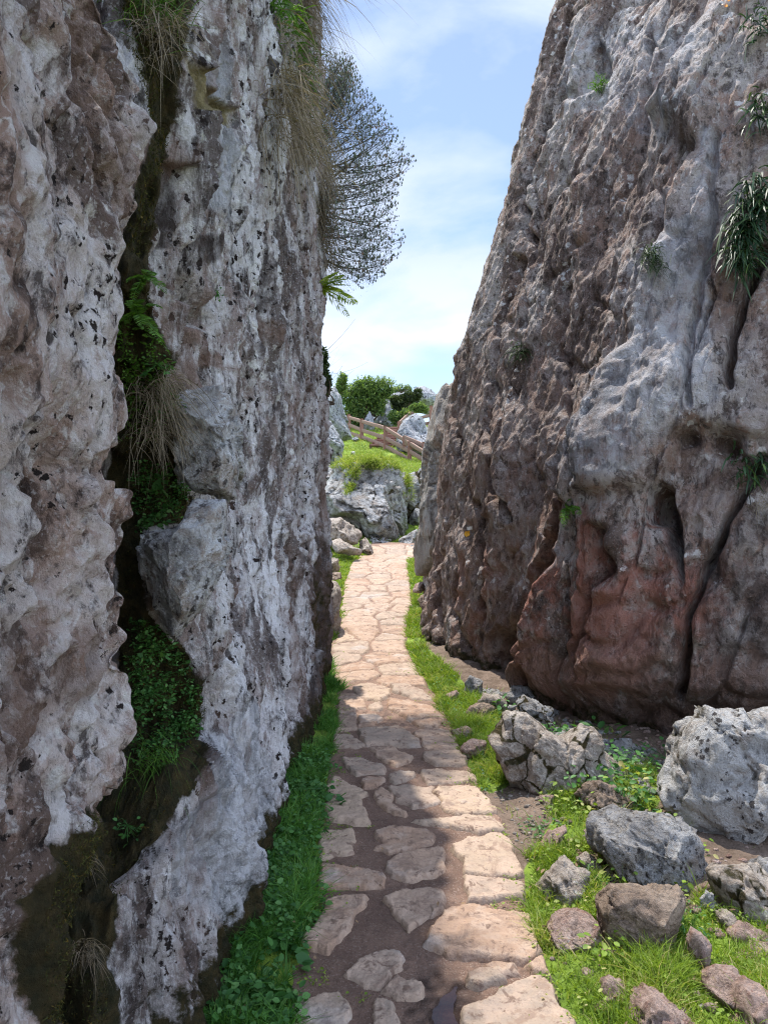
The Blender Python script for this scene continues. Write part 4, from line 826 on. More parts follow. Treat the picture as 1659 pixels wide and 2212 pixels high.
# blocks wedged in the left wall
GB = 'blocks wedged in the left wall'
boulder('rock_block', 'pale blue-grey square block wedged high in the mossy crevice of the left wall', [(378, 835), (400, 828), (500, 840), (517, 880), (520, 1000), (505, 1062), (430, 1055), (385, 1000), (372, 900)], 2.18, .16, M_block, 61, sub=6, cuts=7, rough=.8, crack=.4, group=GB)
boulder('rock_block', 'larger pale block tapering down to a point, below the square block in the crevice', [(300, 1150), (385, 1130), (420, 1080), (490, 1078), (490, 1180), (440, 1300), (385, 1365), (340, 1320), (305, 1240)], 2.05, .18, M_block, 62, sub=6, cuts=7, rough=.85, crack=.4, group=GB)
# far slab on the right, sunlit
boulder('rock_slab', 'tall pale sunlit slab standing behind the near corner of the right wall', [(896, 1245), (899, 1180), (903, 1110), (910, 1030), (922, 960), (935, 900), (948, 860), (975, 830), (1040, 820), (1100, 900), (1080, 1100), (1000, 1250)], 9.0, .9, M_slab, 63, sub=6, cuts=6, rough=.6, crack=.8, cat='rock slab')
# background boulders
GF = 'rocks on the far slope'
def r1_(label, pts, mat, thick, seed, Y, **kw):
    kw.setdefault('group', GF); return boulder('boulder' if thick > 1.5 else 'rock', label, Z1(pts), Y, thick, mat, seed, **kw)
def topmoss(Q, dv): return {'moss': ss(.35, .8, dv[:, 2]) * .5}
bigb = r1_('great rounded grey boulder with a grassy top closing the end of the path', [(265,1330),(340,1230),(420,1140),(480,1060),(560,1030),(700,1040),(800,1050),(900,1085),(960,1140),(1000,1200),(1030,1300),(1045,1500),(1015,1640),(990,1800),(700,1820),(600,1650),(430,1560),(280,1550)], M_farbig, 2.2, 70, 18.3, sub=6, cuts=6, rough=.9, crack=1.2, mosst=.3, grow=1.1)
r1_('grey rock behind the right shoulder of the great boulder', [(950,1180),(1050,1120),(1200,1100),(1280,1300),(1290,1800),(1150,1860),(980,1820),(960,1400)], M_farbig, 1.2, 71, 20.6, sub=6, mosst=.6, rough=1.1)
r1_('low rock under a turf edge left of the great boulder', [(200,1120),(250,1090),(330,1070),(450,1090),(470,1130),(400,1200),(300,1300),(250,1500),(180,1500)], M_farbig, 1.0, 72, 20.5, mosst=.4)
r1_('flat layered tan rock in the grass left of the path end', [(240,1600),(320,1545),(420,1560),(550,1610),(640,1690),(650,1740),(620,1800),(480,1800),(330,1790),(240,1740)], M_tan, .7, 73, 15.2, mosst=.3)
r1_('low tan ledge stepping down to the path below the layered rock', [(330,1760),(430,1740),(560,1810),(645,1820),(640,1880),(520,1885),(400,1860)], M_tan, .45, 74, 14.4, sub=4)
r1_('grass-edged rock right beside the path end under the great boulder', [(600,1760),(660,1720),(720,1800),(742,1880),(680,1890),(620,1850)], M_tan, .4, 75, 15.6, sub=4, mosst=.5)
r1_('dark mossy rock in the shade at the foot of the great boulder', [(690,1820),(720,1720),(830,1690),(930,1720),(960,1850),(820,1870)], M_farbig, .6, 76, 17.8, mosst=.8)
r1_('grey rock at the foot of the great boulder beside the far slab', [(930,1850),(950,1740),(1040,1700),(1130,1640),(1180,1840),(1050,1880)], M_farbig, .6, 77, 17.6, mosst=.4)
r1_('small pale stone at the end of the path beside the far slab', [(1020,1850),(1050,1800),(1110,1790),(1150,1850),(1110,1890),(1040,1880)], M_farbig, .3, 78, 16.9, sub=4)
r1_('flat pale stone lying across the end of the path', [(900,1880),(930,1855),(1080,1852),(1120,1880),(1050,1895),(940,1895)], M_farbig, .25, 79, 16.3, sub=4)
r1_('white stone in the rubble right of the great boulder', [(1080,1560),(1110,1460),(1160,1470),(1190,1540),(1140,1600)], M_farbig, .4, 80, 19, sub=4)
r1_('leaning blue-grey rock nearest the left wall, below the pointed one', [(150,700),(230,655),(300,640),(370,700),(420,790),(475,900),(450,1000),(440,1080),(300,1090),(150,1090)], M_far, 1.6, 81, 25.5, sub=6, cuts=6, rough=.6)
r1_('tall pointed blue-grey rock rising behind the leaning one', [(200,540),(330,410),(385,370),(450,450),(480,600),(505,720),(540,830),(440,860),(330,860),(150,860)], M_far, 1.8, 82, 28.5, sub=6, cuts=6, rough=.6)
r1_('dark blue-grey rock beside the wooden steps', [(930,900),(945,780),(1000,680),(1060,620),(1110,600),(1160,620),(1210,700),(1260,790),(1290,900),(1250,1080),(1080,1040),(960,980)], M_far, 1.8, 83, 33.5, sub=6, cuts=8, rough=.8)
r1_('tall grey pillar of rock behind the round green bush', [(740,780),(745,560),(790,470),(870,455),(895,600),(905,760)], M_far, 1.3, 84, 42, cuts=6)
r1_('grey rock face right of the tall pillar, half under the dark shrub', [(860,780),(865,640),(920,600),(1000,640),(1010,780)], M_far, 1.2, 85, 43, cuts=6)
r1_('small pointed rock in front of the tall pillar', [(650,770),(655,660),(700,585),(738,650),(745,770)], M_far, .8, 86, 40, sub=4)
r1_('pale rounded crag on the skyline at the right', [(1070,560),(1085,400),(1120,370),(1185,363),(1240,390),(1290,430),(1340,460),(1380,600),(1200,620)], M_far, 2.2, 87, 47, sub=6, cuts=6, rough=.7)
r1_('low grey crag on the skyline behind the dark shrub', [(850,560),(870,420),(940,385),(1020,398),(1085,400),(1100,560)], M_far, 1.8, 88, 50)
r1_('dark low stone in the grass under the second fence post', [(540,850),(555,822),(590,820),(610,845),(580,862)], M_far, .25, 89, 36.5, sub=4)
r1_('small white stone on the turf above the great boulder', [(530,985),(535,955),(565,948),(572,975),(555,990)], M_white, .2, 90, 27, sub=4)
# two courses of rubble on the shaded right-hand floor, countable only as loose gravel
def pebbles(name, poly, n, smin, smax, mat, seed, kind='stuff'):
    rr = np.random.default_rng(seed); S, Fc = ico(2); parts = []; w = np.array([G(*q) for q in poly]); k = 0
    while k < n:
        x, y = rr.uniform(w[:, 0].min(), w[:, 0].max()), rr.uniform(w[:, 1].min(), w[:, 1].max())
        if not inpoly(np.array([x]), np.array([y]), w)[0]: continue
        r = rr.uniform(smin, smax) * rr.uniform(.3, 1); q = S * (1 + .5 * noise(S * 1.5 + k * 3.3, seed)[:, None]); q = q * np.array([r, r * rr.uniform(.6, 1), r * .6])
        parts.append((q + np.array([x, y, float(ground_z(np.array([x]), np.array([y]))[0]) + r * .15]), Fc)); k += 1
    Vp, Fp = join(parts); return mk(name, Vp, Fp, mat, kind=kind, label='loose small stones and grit scattered on the bare earth', category='gravel')
pebbles('gravel', [(1060, 1700), (1160, 1700), (1230, 1760), (1200, 1860), (1140, 1860), (1090, 1770)], 160, .005, .016, M_tan, 3)
g4 = pebbles('gravel', [(1000, 1480), (1200, 1540), (1460, 1660), (1480, 1780), (1380, 1760), (1200, 1620), (1080, 1560)], 130, .02, .07, M_grey, 14); g4['label'] = 'heap of small grey rubble fallen along the foot of the right wall'
g2 = pebbles('gravel', [(1000, 1480), (1200, 1530), (1500, 1600), (1640, 1800), (1640, 2200), (1300, 2210), (1200, 2100), (1160, 1950), (1250, 1700), (1080, 1560)], 700, .006, .028, M_pink, 4)
g2['label'] = 'small broken stones strewn among the boulders and grass of the right bank'
g3 = pebbles('gravel', [(735, 1480), (940, 1500), (1110, 1830), (1190, 2212), (640, 2212), (690, 1800)], 700, .003, .009, M_pink, 5)
g3['label'] = 'grit and tiny chips lying on the muddy joints of the path'

# ------------------------------------------------------------------ ribbons: blades, leaves, twigs
def ribbons(P, D, B, L, W, segs=3, prof='blade', rr=None, fold=0.):
    n = len(P); rr = rr or rng; t = np.linspace(0, 1, segs + 1)
    if prof == 'blade': wp_ = 1 - t ** 1.8
    elif prof == 'leaf': wp_ = np.sin(np.pi * np.clip(.06 + .94 * t, 0, 1)) ** .7
    elif prof == 'strap': wp_ = np.where(t < .7, .55 + .6 * t, 1.0 * np.sqrt(np.clip((1 - t) / .3, 0, 1)))
    else: wp_ = 1 - .6 * t
    wp_ = np.maximum(wp_, .04)
    c = P[:, None] + D[:, None] * (L[:, None] * t)[..., None] + B[:, None] * (L[:, None] * t ** 2)[..., None]
    tan = unit(D[:, None] + 2 * B[:, None] * t[None, :, None]); sd_ = unit(np.cross(D, rr.normal(size=(n, 3)))) if prof != 'leafh' else None
    sd_ = sd_[:, None].repeat(segs + 1, 1); sd_ = unit(sd_ - tan * (sd_ * tan).sum(-1, keepdims=True))
    off = sd_ * (W[:, None] * wp_[None])[..., None] * .5
    V_ = np.stack([c - off, c + off], 2).reshape(-1, 3)
    b = (np.arange(n) * (segs + 1) * 2)[:, None] + (np.arange(segs) * 2)[None]; b = b.ravel()
    F_ = np.stack([b, b + 1, b + 3, b + 2], 1)
    return V_, F_
def hleaves(P, D, L, W, tilt=.3, rr=None):
    """flat leaves spread roughly level: 5-point shape with a midrib fold."""
    rr = rr or rng; n = len(P); up = unit(np.array([0, 0, 1.]) + rr.normal(0, tilt, (n, 3))); D = unit(D - up * (D * up).sum(1, keepdims=True)); S_ = np.cross(D, up)
    pts = [(0, 0, 0), (.3, .42, .05), (.7, .38, .02), (1, 0, -.12), (.7, -.38, .02), (.3, -.42, .05)]
    V_ = np.stack([P + D * (L * a)[:, None] + S_ * (W * b)[:, None] + up * (L * c_)[:, None] for a, b, c_ in pts], 1).reshape(-1, 3)
    o = np.arange(n)[:, None] * 6
    F_ = np.concatenate([o + np.array([[0, 3, 2, 1]]), o + np.array([[0, 5, 4, 3]])])
    return V_, F_
def tints(nr, per, rr=None, p=1.):
    rr = rr or rng; return np.repeat(rr.random(nr) ** p, per)
def scatter(poly, n, rr, bias=1.2, clump=3.):
    w = np.array([G(*q) for q in poly]); out = []; tot = 0
    x0, x1, y0, y1 = w[:, 0].min(), w[:, 0].max(), max(w[:, 1].min(), 1.), w[:, 1].max()
    while tot < n:
        x, y = rr.uniform(x0, x1, n), np.exp(rr.uniform(np.log(y0), np.log(y1), n))
        q = np.stack([x * 7, y * 4, 0 * x], 1); k = inpoly(x + .10 * noise(q, 61) + .05 * noise(q * 3.3, 63), y + .22 * noise(q, 62), w) & (rr.random(n) < .22 + 1.6 * (noise(np.stack([x * clump, y * clump, 0 * x], 1), 17) + .25)); out.append(np.stack([x[k], y[k]], 1)); tot += k.sum()
    return np.concatenate(out)[:n]
def grass(name, label, poly, n, mat, L0, L1, W0, seed, pts=None, zf=None, lean_=.35, cat='grass', segs=3, wy=True):
    rr = np.random.default_rng(seed); p = scatter(poly, n, rr) if pts is None else pts; n = len(p)
    z = (zf or ground_z)(p[:, 0], p[:, 1]); P_ = np.stack([p[:, 0], p[:, 1], z - .005], 1)
    D_ = unit(np.stack([rr.normal(0, lean_, n), rr.normal(0, lean_, n), np.ones(n)], 1)); B_ = np.stack([rr.normal(0, .35, n), rr.normal(0, .35, n), -rr.uniform(.05, .5, n)], 1)
    hv = .55 + .9 * np.clip(noise(P_ * np.array([5, 5, 0]), 14) + .4, 0, 1.2)
    L_ = rr.uniform(L0, L1, n) * hv; W_ = W0 * rr.uniform(.6, 1.3, n) * (np.maximum(1, p[:, 1] / 4) if wy else 1)
    V_, F_ = ribbons(P_, D_, B_, L_, W_, segs, 'blade', rr)
    tn_ = np.clip(rr.random(n) * .55 + .45 * np.clip(noise(P_ * np.array([4, 4, 0]), 15) + .5, 0, 1) + (rr.random(n) < .06) * .6, 0, 1)
    return mk(name, V_, F_, mat, attrs={'tint': np.repeat(tn_, (segs + 1) * 2)}, kind='stuff', label=label, category=cat)
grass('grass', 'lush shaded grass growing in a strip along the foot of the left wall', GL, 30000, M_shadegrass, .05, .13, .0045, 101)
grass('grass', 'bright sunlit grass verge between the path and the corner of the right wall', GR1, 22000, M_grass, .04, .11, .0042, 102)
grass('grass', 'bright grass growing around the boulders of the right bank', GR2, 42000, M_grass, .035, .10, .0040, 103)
grass('grass', 'sunny short grass left of the path beyond the left wall', GLF, 9000, M_grass, .05, .11, .006, 104)
sp = rng.uniform([0, 3.3], [2.6, 6.0], (5000, 2)); sp = sp[noise(np.stack([sp[:, 0] * 2.2, sp[:, 1] * 2.2, 0 * sp[:, 0]], 1), 21) > .0]; sp = sp[(sp[:, 0] > path_x(sp[:, 1])[1] + .03)]
grass('grass', 'sparse blades growing on the bare earth in front of the right wall', None, 0, M_grass, .03, .08, .004, 105, pts=sp)
def weeds(name, label, P_, n, L0, L1, mat, seed, spread=.05, hmin=.01, hmax=.08, kind='stuff', ratio=.8, tilt=.45, cat='weeds', stems=True, nrm=None, props=None):
    """low broad-leaved plants: level leaves on short stems around each point of P_."""
    rr = np.random.default_rng(seed); m_ = len(P_); c = np.repeat(P_, n, 0); N_ = len(c)
    a = rr.uniform(0, 2 * np.pi, N_); r = spread * np.sqrt(rr.random(N_)); h = rr.uniform(hmin, hmax, N_) * (1 - .4 * r / spread)
    tip = c + np.stack([np.cos(a) * r, np.sin(a) * r, h], 1)
    if nrm is not None: tip = tip + np.array(nrm) * rr.uniform(0, spread * .8, N_)[:, None]
    L_ = rr.uniform(L0, L1, N_); V1, F1 = hleaves(tip, np.stack([np.cos(a), np.sin(a), rr.normal(0, .3, N_)], 1), L_, L_ * ratio, tilt, rr)
    t1 = tints(N_, 6, rr)
    if stems:
        d_ = tip - c; ln_ = np.linalg.norm(d_, axis=1); V2, F2 = ribbons(c, unit(d_), np.zeros_like(c), ln_, np.full(N_, .0018), 1, 'stem', rr)
        V1, F1 = join([(V1, F1), (V2, F2)]); t1 = np.concatenate([t1, np.full(len(V2), .4)])
    ob = mk(name, V1, F1, mat, attrs={'tint': t1}, label=label, category=cat)
    if kind: ob['kind'] = kind
    return ob
def gp(poly, n, seed):
    p = scatter(poly, n, np.random.default_rng(seed)); return np.stack([p[:, 0], p[:, 1], ground_z(p[:, 0], p[:, 1])], 1)
GLn = [(722, 1640), (704, 1700), (690, 1800), (688, 1900), (664, 2000), (648, 2100), (600, 2300), (440, 2300), (500, 2150), (530, 1990), (570, 1850), (585, 1720), (640, 1640)]
weeds('clover', 'low clover and broad-leaved weeds among the shaded grass at the foot of the left wall', gp(GLn, 420, 1), 9, .014, .034, M_weed, 110, .05, .02, .09)
weeds('clover', 'small bright clover leaves among the sunlit grass of the right bank', gp(GR2, 420, 2), 8, .008, .020, M_grass, 111, .04, .01, .05)
weeds('clover', 'tiny pale weeds in the sunlit verge beside the right wall corner', gp(GR1, 160, 3), 7, .010, .020, M_weed, 112, .04, .01, .06)

rj = np.random.default_rng(33); jp = []
while len(jp) < 260:
    Yj = math.exp(rj.uniform(math.log(2.2), math.log(9))); a, b = [float(q) for q in path_x(Yj)]; side = rj.random() < .4; xj = (a + rj.exponential(.06)) if side else (b - rj.exponential(.05))
    if a < xj < b: jp.append((xj, Yj, float(base_z(Yj)) + .002))
weeds('weeds', 'tiny weeds rooted in the joints along both edges of the path', np.array(jp), 6, .006, .015, M_grass, 115, .022, .003, .02)
# individual plants on the ground
def plant(label, p, n, L0, L1, seed, mat=M_weed, spread=.08, hmax=.14, ratio=.8, name='leafy_plant', group='leafy weeds', nrm=None, hmin=.02, tilt=.4):
    ob = weeds(name, label, np.array([p]), n, L0, L1, mat, seed, spread, hmin, hmax, None, ratio, tilt, 'plant', nrm=nrm); ob['group'] = group; return ob
def gpt(dx_, dy_, dz=0.): x, y = G(dx_, dy_); return (x, y, float(ground_z(np.array([x]), np.array([y]))[0]) + dz)
plant('dark green nettle with pointed leaves in the shade behind the cracked tan boulder', U(1290, 1595, 4.75), 34, .05, .09, 201, M_weed, .20, .12, .55, hmin=.0)
plant('pale-leaved weed standing up beside the stones at the foot of the right wall', gpt(1083, 1545), 26, .03, .05, 202, M_weed, .09, .16)
plant('bright leafy weed between the wedge of brown rock and the white boulder', gpt(1390, 1750), 34, .02, .045, 203, M_grass, .16, .16)
plant('bright leafy weed growing against the back of the wedge of brown rock', U(1350, 1690, 3.8), 16, .02, .045, 204, M_grass, .13, .08)
plant('bluish feathery thistle between the tan wedge rock and the square brown block', gpt(1262, 1925), 60, .015, .04, 205, M_weed, .10, .06, .35)
plant('bright round-leaved plant in front of the pinkish rock by the square block', gpt(1308, 2085), 40, .015, .03, 206, M_grass, .07, .11)
plant('feathery green weed right of the square brown block', gpt(1480, 2030), 60, .012, .03, 207, M_weed, .08, .14, .4)
plant('clump of clover beside the wedge of brown rock on the bare earth', gpt(1235, 1750), 60, .015, .03, 208, M_grass, .13, .05)
plant('clump of grey-green clover on the earth left of the blue-grey boulder', gpt(1165, 1795), 40, .012, .025, 209, M_weed, .1, .03)
plant('green weed in the cleft between the cracked boulder and the white boulder', U(1440, 1640, 4.3), 60, .02, .04, 210, M_weed, .2, .1)
plant('big round-leaved weed at the bottom of the left grass strip', gpt(600, 2090), 26, .035, .06, 211, M_weed, .09, .07)
plant('broad-leaved weed in the left grass strip opposite the shadow edge', gpt(690, 1745), 60, .025, .05, 212, M_weed, .13, .06)
plant('leafy weed at the foot of the left wall by the bottom edge', gpt(560, 2190), 30, .03, .055, 213, M_weed, .10, .08)

sp2 = gp([(1090, 1560), (1300, 1640), (1450, 1700), (1460, 1800), (1380, 1790), (1180, 1700)], 70, 9)
weeds('undergrowth', 'leafy undergrowth filling the shade between the boulders and the right wall', sp2, 9, .02, .045, M_weed, 220, .09, .02, .16)
sp3 = gp([(1180, 1720), (1420, 1690), (1500, 1900), (1480, 2050), (1320, 2000), (1200, 1880)], 46, 10)
weeds('undergrowth', 'taller bright weeds growing up between the stones of the right bank', sp3, 8, .014, .032, M_grass, 221, .06, .02, .12)
pl_ = np.concatenate([gp(GR2, 90, 12), gp(GLn, 60, 13), gp(path_l[6:16] + path_r[6:16][::-1], 40, 14)]); rq = np.random.default_rng(15); nq = len(pl_); pl_[:, 2] += rq.uniform(.012, .05, nq)
V_, F_ = hleaves(pl_, unit(rq.normal(0, 1, (nq, 3)) * np.array([1, 1, .2])), rq.uniform(.012, .03, nq), rq.uniform(.008, .018, nq), .5, rq)
mk('fallen_leaves', V_, F_, M_litter, attrs={'tint': tints(nq, 6, rq)}, kind='stuff', label='few brown dead leaves dropped on the grass and the path', category='leaves')
# plants on the walls ---------------------------------------------------------------
def wallclump(label, p, n, L0, L1, W, seed, mat, hang=.8, name='grass_tuft', group='tufts hanging on the walls', up=.3, prof='blade', out=(-.2, -.8, 0), spread=.04, segs=5):
    rr = np.random.default_rng(seed); o = np.array(out, float)
    P_ = np.array(p) + rr.normal(0, spread, (n, 3)) * np.array([1, .4, 1]); D_ = unit(o + np.stack([rr.normal(0, .6, n), rr.normal(0, .35, n), rr.normal(up, .45, n)], 1))
    B_ = np.stack([rr.normal(0, .12, n), rr.normal(0, .12, n), -hang * rr.uniform(.6, 1.3, n)], 1); L_ = rr.uniform(L0, L1, n)
    V_, F_ = ribbons(P_, D_, B_, L_, W * rr.uniform(.7, 1.3, n), segs, prof, rr)
    ob = mk(name, V_, F_, mat, attrs={'tint': tints(n, (segs + 1) * 2, rr)}, label=label, category='grass tuft' if name == 'grass_tuft' else 'plant', loc=tuple(p)); ob['group'] = group; return ob
GS = 'strap-leaved plants on the right wall'
for (x, y, n, L0, L1, sp_, sd0, lab) in [(1625, 470, 230, .18, .36, .20, 301, 'largest strap-leaved plant hanging on the right wall, halfway up its right edge'), (1640, 235, 90, .08, .18, .10, 302, 'dark strap-leaved tuft between the largest one and the top right corner'),
        (1640, 45, 80, .08, .17, .10, 303, 'yellow-green strap-leaved tuft in the top right corner'), (1632, 1010, 70, .08, .17, .09, 304, 'lowest strap-leaved rosette at the right edge, level with the pale overhang')]:
    p = on_wall(WRk, WRd, x, y, 16, .06)
    if sd0 == 301:
        rr = np.random.default_rng(9); pp_ = []
        parts = []; tn = []
        for q in range(11):
            pq = on_wall(WRk, WRd, 1600 + rr.uniform(-18, 46), 395 + q * 17, 14, .05); nq = 48
            D_ = unit(np.array([-.35, -.75, 0]) + np.stack([rr.normal(0, .5, nq), rr.normal(0, .3, nq), rr.normal(.35, .4, nq)], 1)); B_ = np.stack([rr.normal(0, .1, nq), rr.normal(0, .1, nq), -rr.uniform(.5, 1.1, nq)], 1)
            parts.append(ribbons(pq + rr.normal(0, .04, (nq, 3)), D_, B_, rr.uniform(.10, .24, nq), rr.uniform(.009, .015, nq), 5, 'strap', rr)); tn.append(tints(nq, 12, rr, 1.6))
        V_, F_ = join(parts); ob = mk('strap_leaved_plant', V_, F_, M_strap, attrs={'tint': np.concatenate(tn)}, label=lab, category='plant', loc=tuple(p)); ob['group'] = GS
    else: wallclump(lab, p, n, L0, L1, 0.012, sd0, M_strap, .8, 'strap_leaved_plant', GS, .4, 'strap', (-.3, -.8, 0), sp_ * .6)
wallclump('small dark tuft in a notch of the right wall, above its middle', on_wall(WRk, WRd, 1403, 555, 14, .02), 160, .06, .16, .006, 310, M_ivy, .9)
wallclump('small green tuft on a ledge high on the right wall', on_wall(WRk, WRd, 1290, 180, 14, .02), 120, .06, .14, .006, 311, M_darkfern, .5)
wallclump('dark tuft on the right wall near its left edge, above the painted mark', on_wall(WRk, WRd, 1115, 760, 14, .02), 140, .06, .17, .007, 312, M_ivy, .8)
wallclump('tiny dry tuft under the lowest strap-leaved rosette', on_wall(WRk, WRd, 1650, 1075, 14, .02), 60, .06, .14, .003, 313, M_dry, 1.)
p = on_wall(WRk, WRd, 1560, 18, 14, .05); fl_ = weeds('orange_flower', 'small orange flowers on the right wall beside the top right tuft', np.array([p]), 6, .014, .022, M_flower, 314, .03, .0, .07, None, .8, .6, 'flower')
# fern in the recess of the right wall and ferns in the left crevice
def fern(label, p, nf, L, seed, mat, group, droop=.6, out=(.3, -.6, .5), wid=.22):
    rr = np.random.default_rng(seed); parts = []; tn = []
    for k in range(nf):
        D_ = unit(np.array(out) + rr.normal(0, .45, 3)); Lf = L * rr.uniform(.7, 1.1); B_ = np.array([rr.normal(0, .1), rr.normal(0, .1), -droop]); m_ = 22
        t = np.linspace(.08, 1, m_); c = np.array(p) + D_ * Lf * t[:, None] + B_ * Lf * (t ** 2)[:, None]; tan = unit(D_ + 2 * B_ * t[:, None]); side = unit(np.cross(tan, rr.normal(size=3) * .3 + np.array([0, -.5, 1])))
        wl = Lf * wid * np.sin(np.pi * np.clip(t * .9 + .1, 0, 1)) ** .8
        for sgn in (-1, 1):
            parts.append(ribbons(c, unit(side * sgn + tan * .45), np.tile([0, 0, -.15], (m_, 1)), wl, np.full(m_, Lf * .035), 2, 'leaf', rr)); tn.append(tints(m_, 6, rr))
        parts.append(ribbons(np.array([p]), D_[None], B_[None], np.array([Lf]), np.array([.004]), 8, 'stem', rr)); tn.append(np.full(18, .3))
    V_, F_ = join(parts); ob = mk('fern', V_, F_, mat, attrs={'tint': np.concatenate(tn)}, label=label, category='fern', loc=tuple(p)); ob['group'] = group; return ob
fern('small dark fern under the roof of the slanting recess in the right wall', on_wall(WRk, WRd, 1215, 1100, 14, .03), 9, .22, 320, M_darkfern, 'ferns on the rock walls')
fern('yellow-green fern sticking out of the left wall below the heather bush', U(690, 622, 6.35), 11, .33, 321, M_fern, 'ferns on the rock walls', .25, (1, -.2, .2), .28)
fern('green fern hanging in the narrow part of the left crevice', on_wall(WB, WBd, 315, 610, 12, .03), 6, .10, 322, M_darkfern, 'ferns on the rock walls', .8, (.3, -.6, .3))
fern('green fern in the left crevice, just below the narrow part', on_wall(WB, WBd, 290, 690, 14, .03), 8, .12, 323, M_darkfern, 'ferns on the rock walls', .7, (.4, -.6, .2))
# crevice vegetation
def bw_(x, y, o=.02): return on_wall(WB, WBd, x, y, 14, o)
def plw(label, x, y, n, L0, L1, seed, mat=M_weed, spread=.04, ratio=.75): return plant(label, bw_(x, y, .03), n, L0, L1, seed, mat, spread, .03, ratio, nrm=(.5, -.8, .1), group='leafy weeds in the left crevice', hmin=-.05, tilt=.9)
plw('large-leaved weed in the left crevice beside the join of the two pale blocks', 335, 1040, 16, .03, .05, 401, ratio=.55)
plw('spreading weed on the top of the pointed pale block', 345, 1115, 30, .014, .026, 402)
plw('round-leaved weed in the left crevice under the pointed pale block', 335, 1405, 22, .016, .026, 403)
plw('mat of small leaves in the left crevice below the round-leaved weed', 335, 1500, 60, .010, .020, 404, spread=.06)
plw('mat of small leaves spilling low in the left crevice near the pale scar', 385, 1560, 60, .008, .018, 405, spread=.06)
plw('scalloped-leaved weed at the bottom bend of the left crevice', 280, 1770, 30, .010, .018, 406, spread=.035)
plw('dark leafy weed high in the left crevice above the square pale block', 345, 790, 26, .012, .024, 407)
plw('weed hugging the left edge of the square pale block', 372, 870, 40, .008, .016, 408)
plw('sprig of leaves in a slit on the upper part of the left wall', 478, 630, 24, .008, .016, 409, spread=.02)
GT = 'dry grass tufts on the left wall'
def tuft(label, x, y, n, L0, L1, seed, mat=M_dry, sp_=.03, hang=.9, up=.3, o=.03): return wallclump(label, bw_(x, y, o), n, L0, L1, .0022, seed, mat, hang, 'grass_tuft', GT, up, 'blade', (.6, -.6, 0), sp_)
tuft('dry grass fringe at the top of the left crevice', 345, 60, 180, .08, .2, 411, sp_=.035, hang=1.)
tuft('green and dry grass overflowing the top of the left wall above the crevice', 335, 5, 240, .06, .14, 412, M_darkfern, sp_=.05, hang=.4)
tuft('dense brown dry grass hanging beside the square pale block', 335, 850, 220, .08, .2, 413, sp_=.035, hang=1.1)
tuft('second band of dry grass in the crevice, lower down the square block', 335, 930, 180, .06, .15, 414, sp_=.03)
tuft('wispy grass in the left crevice below the pale blocks', 330, 1640, 150, .05, .14, 415, M_darkfern, sp_=.035)
def tuftA(label, x, y, n, seed):
    p = U(x, y, 1.62); return wallclump(label, p, n, .03, .085, .0012, seed, M_dry, .8, 'grass_tuft', GT, .7, 'blade', (.5, -.7, 0), .012)
tuftA('round tuft of dead grass on the dark moss low on the near left wall', 175, 1850, 90, 416)
tuftA('loose tuft of dead grass at the bottom of the near left wall', 185, 2050, 110, 417)
# long dry grass curtain on the upper end of the left wall
rr = np.random.default_rng(5); parts = []; tn = []
for q in range(46):
    x = 655 + rr.normal(0, 16) - 20 * (q % 3); y = rr.uniform(-60, 330); nq = 26; pq = on_wall(WB, WBd, min(x, 676), max(y, 5), 12, .02)
    if y < 5: pq = pq + np.array([0, 0, -(y) / F * pq[1]])
    parts.append(ribbons(pq + rr.normal(0, .05, (nq, 3)), unit(np.array([.35, -.5, -.1]) + rr.normal(0, .35, (nq, 3))), np.stack([rr.normal(0, .07, nq), rr.normal(0, .07, nq), -rr.uniform(.8, 1.3, nq)], 1), rr.uniform(.22, .5, nq), rr.uniform(.003, .006, nq), 5, 'blade', rr)); tn.append(tints(nq, 12, rr))
V_, F_ = join(parts); ob = mk('grass_tuft', V_, F_, M_dry, attrs={'tint': np.concatenate(tn)}, label='long curtain of brown dry grass hanging down the upper far end of the left wall', category='grass tuft'); ob['group'] = GT
parts = []; tn = []
for q in range(26):
    y = rr.uniform(330, 560); nq = 22; pq = np.array(U(689, y, 6.6)); parts.append(ribbons(pq + rr.normal(0, .04, (nq, 3)), unit(np.array([.5, -.3, -.1]) + rr.normal(0, .3, (nq, 3))), np.stack([rr.normal(-.1, .07, nq), rr.normal(0, .07, nq), -rr.uniform(.8, 1.3, nq)], 1), rr.uniform(.15, .34, nq), rr.uniform(.004, .007, nq), 5, 'blade', rr)); tn.append(tints(nq, 12, rr))
V_, F_ = join(parts); ob = mk('grass_tuft', V_, F_, M_dry, attrs={'tint': np.concatenate(tn)}, label='narrow fringe of dry grass hanging between the left wall and the heather bush', category='grass tuft'); ob['group'] = GT
parts = []; tn = []
for (x, y) in [(590, 15), (608, 40), (630, 120), (655, 170), (668, 230), (672, 300), (640, 60), (600, 0)]:
    nq = 60; pq = on_wall(WB, WBd, x, y, 12, .03); parts.append(ribbons(pq + rr.normal(0, .05, (nq, 3)), unit(np.array([.4, -.5, .3]) + rr.normal(0, .5, (nq, 3))), np.stack([rr.normal(0, .1, nq), rr.normal(0, .1, nq), -rr.uniform(.3, 1., nq)], 1), rr.uniform(.08, .2, nq), rr.uniform(.006, .012, nq), 3, 'blade', rr)); tn.append(tints(nq, 8, rr))
V_, F_ = join(parts); V_g, F_g = V_, F_; mk('leafy_plant', V_, F_, M_darkfern, attrs={'tint': np.concatenate(tn)}, label='green leaves sprouting above the long dry grass curtain on the left wall', category='plant', kind='stuff')
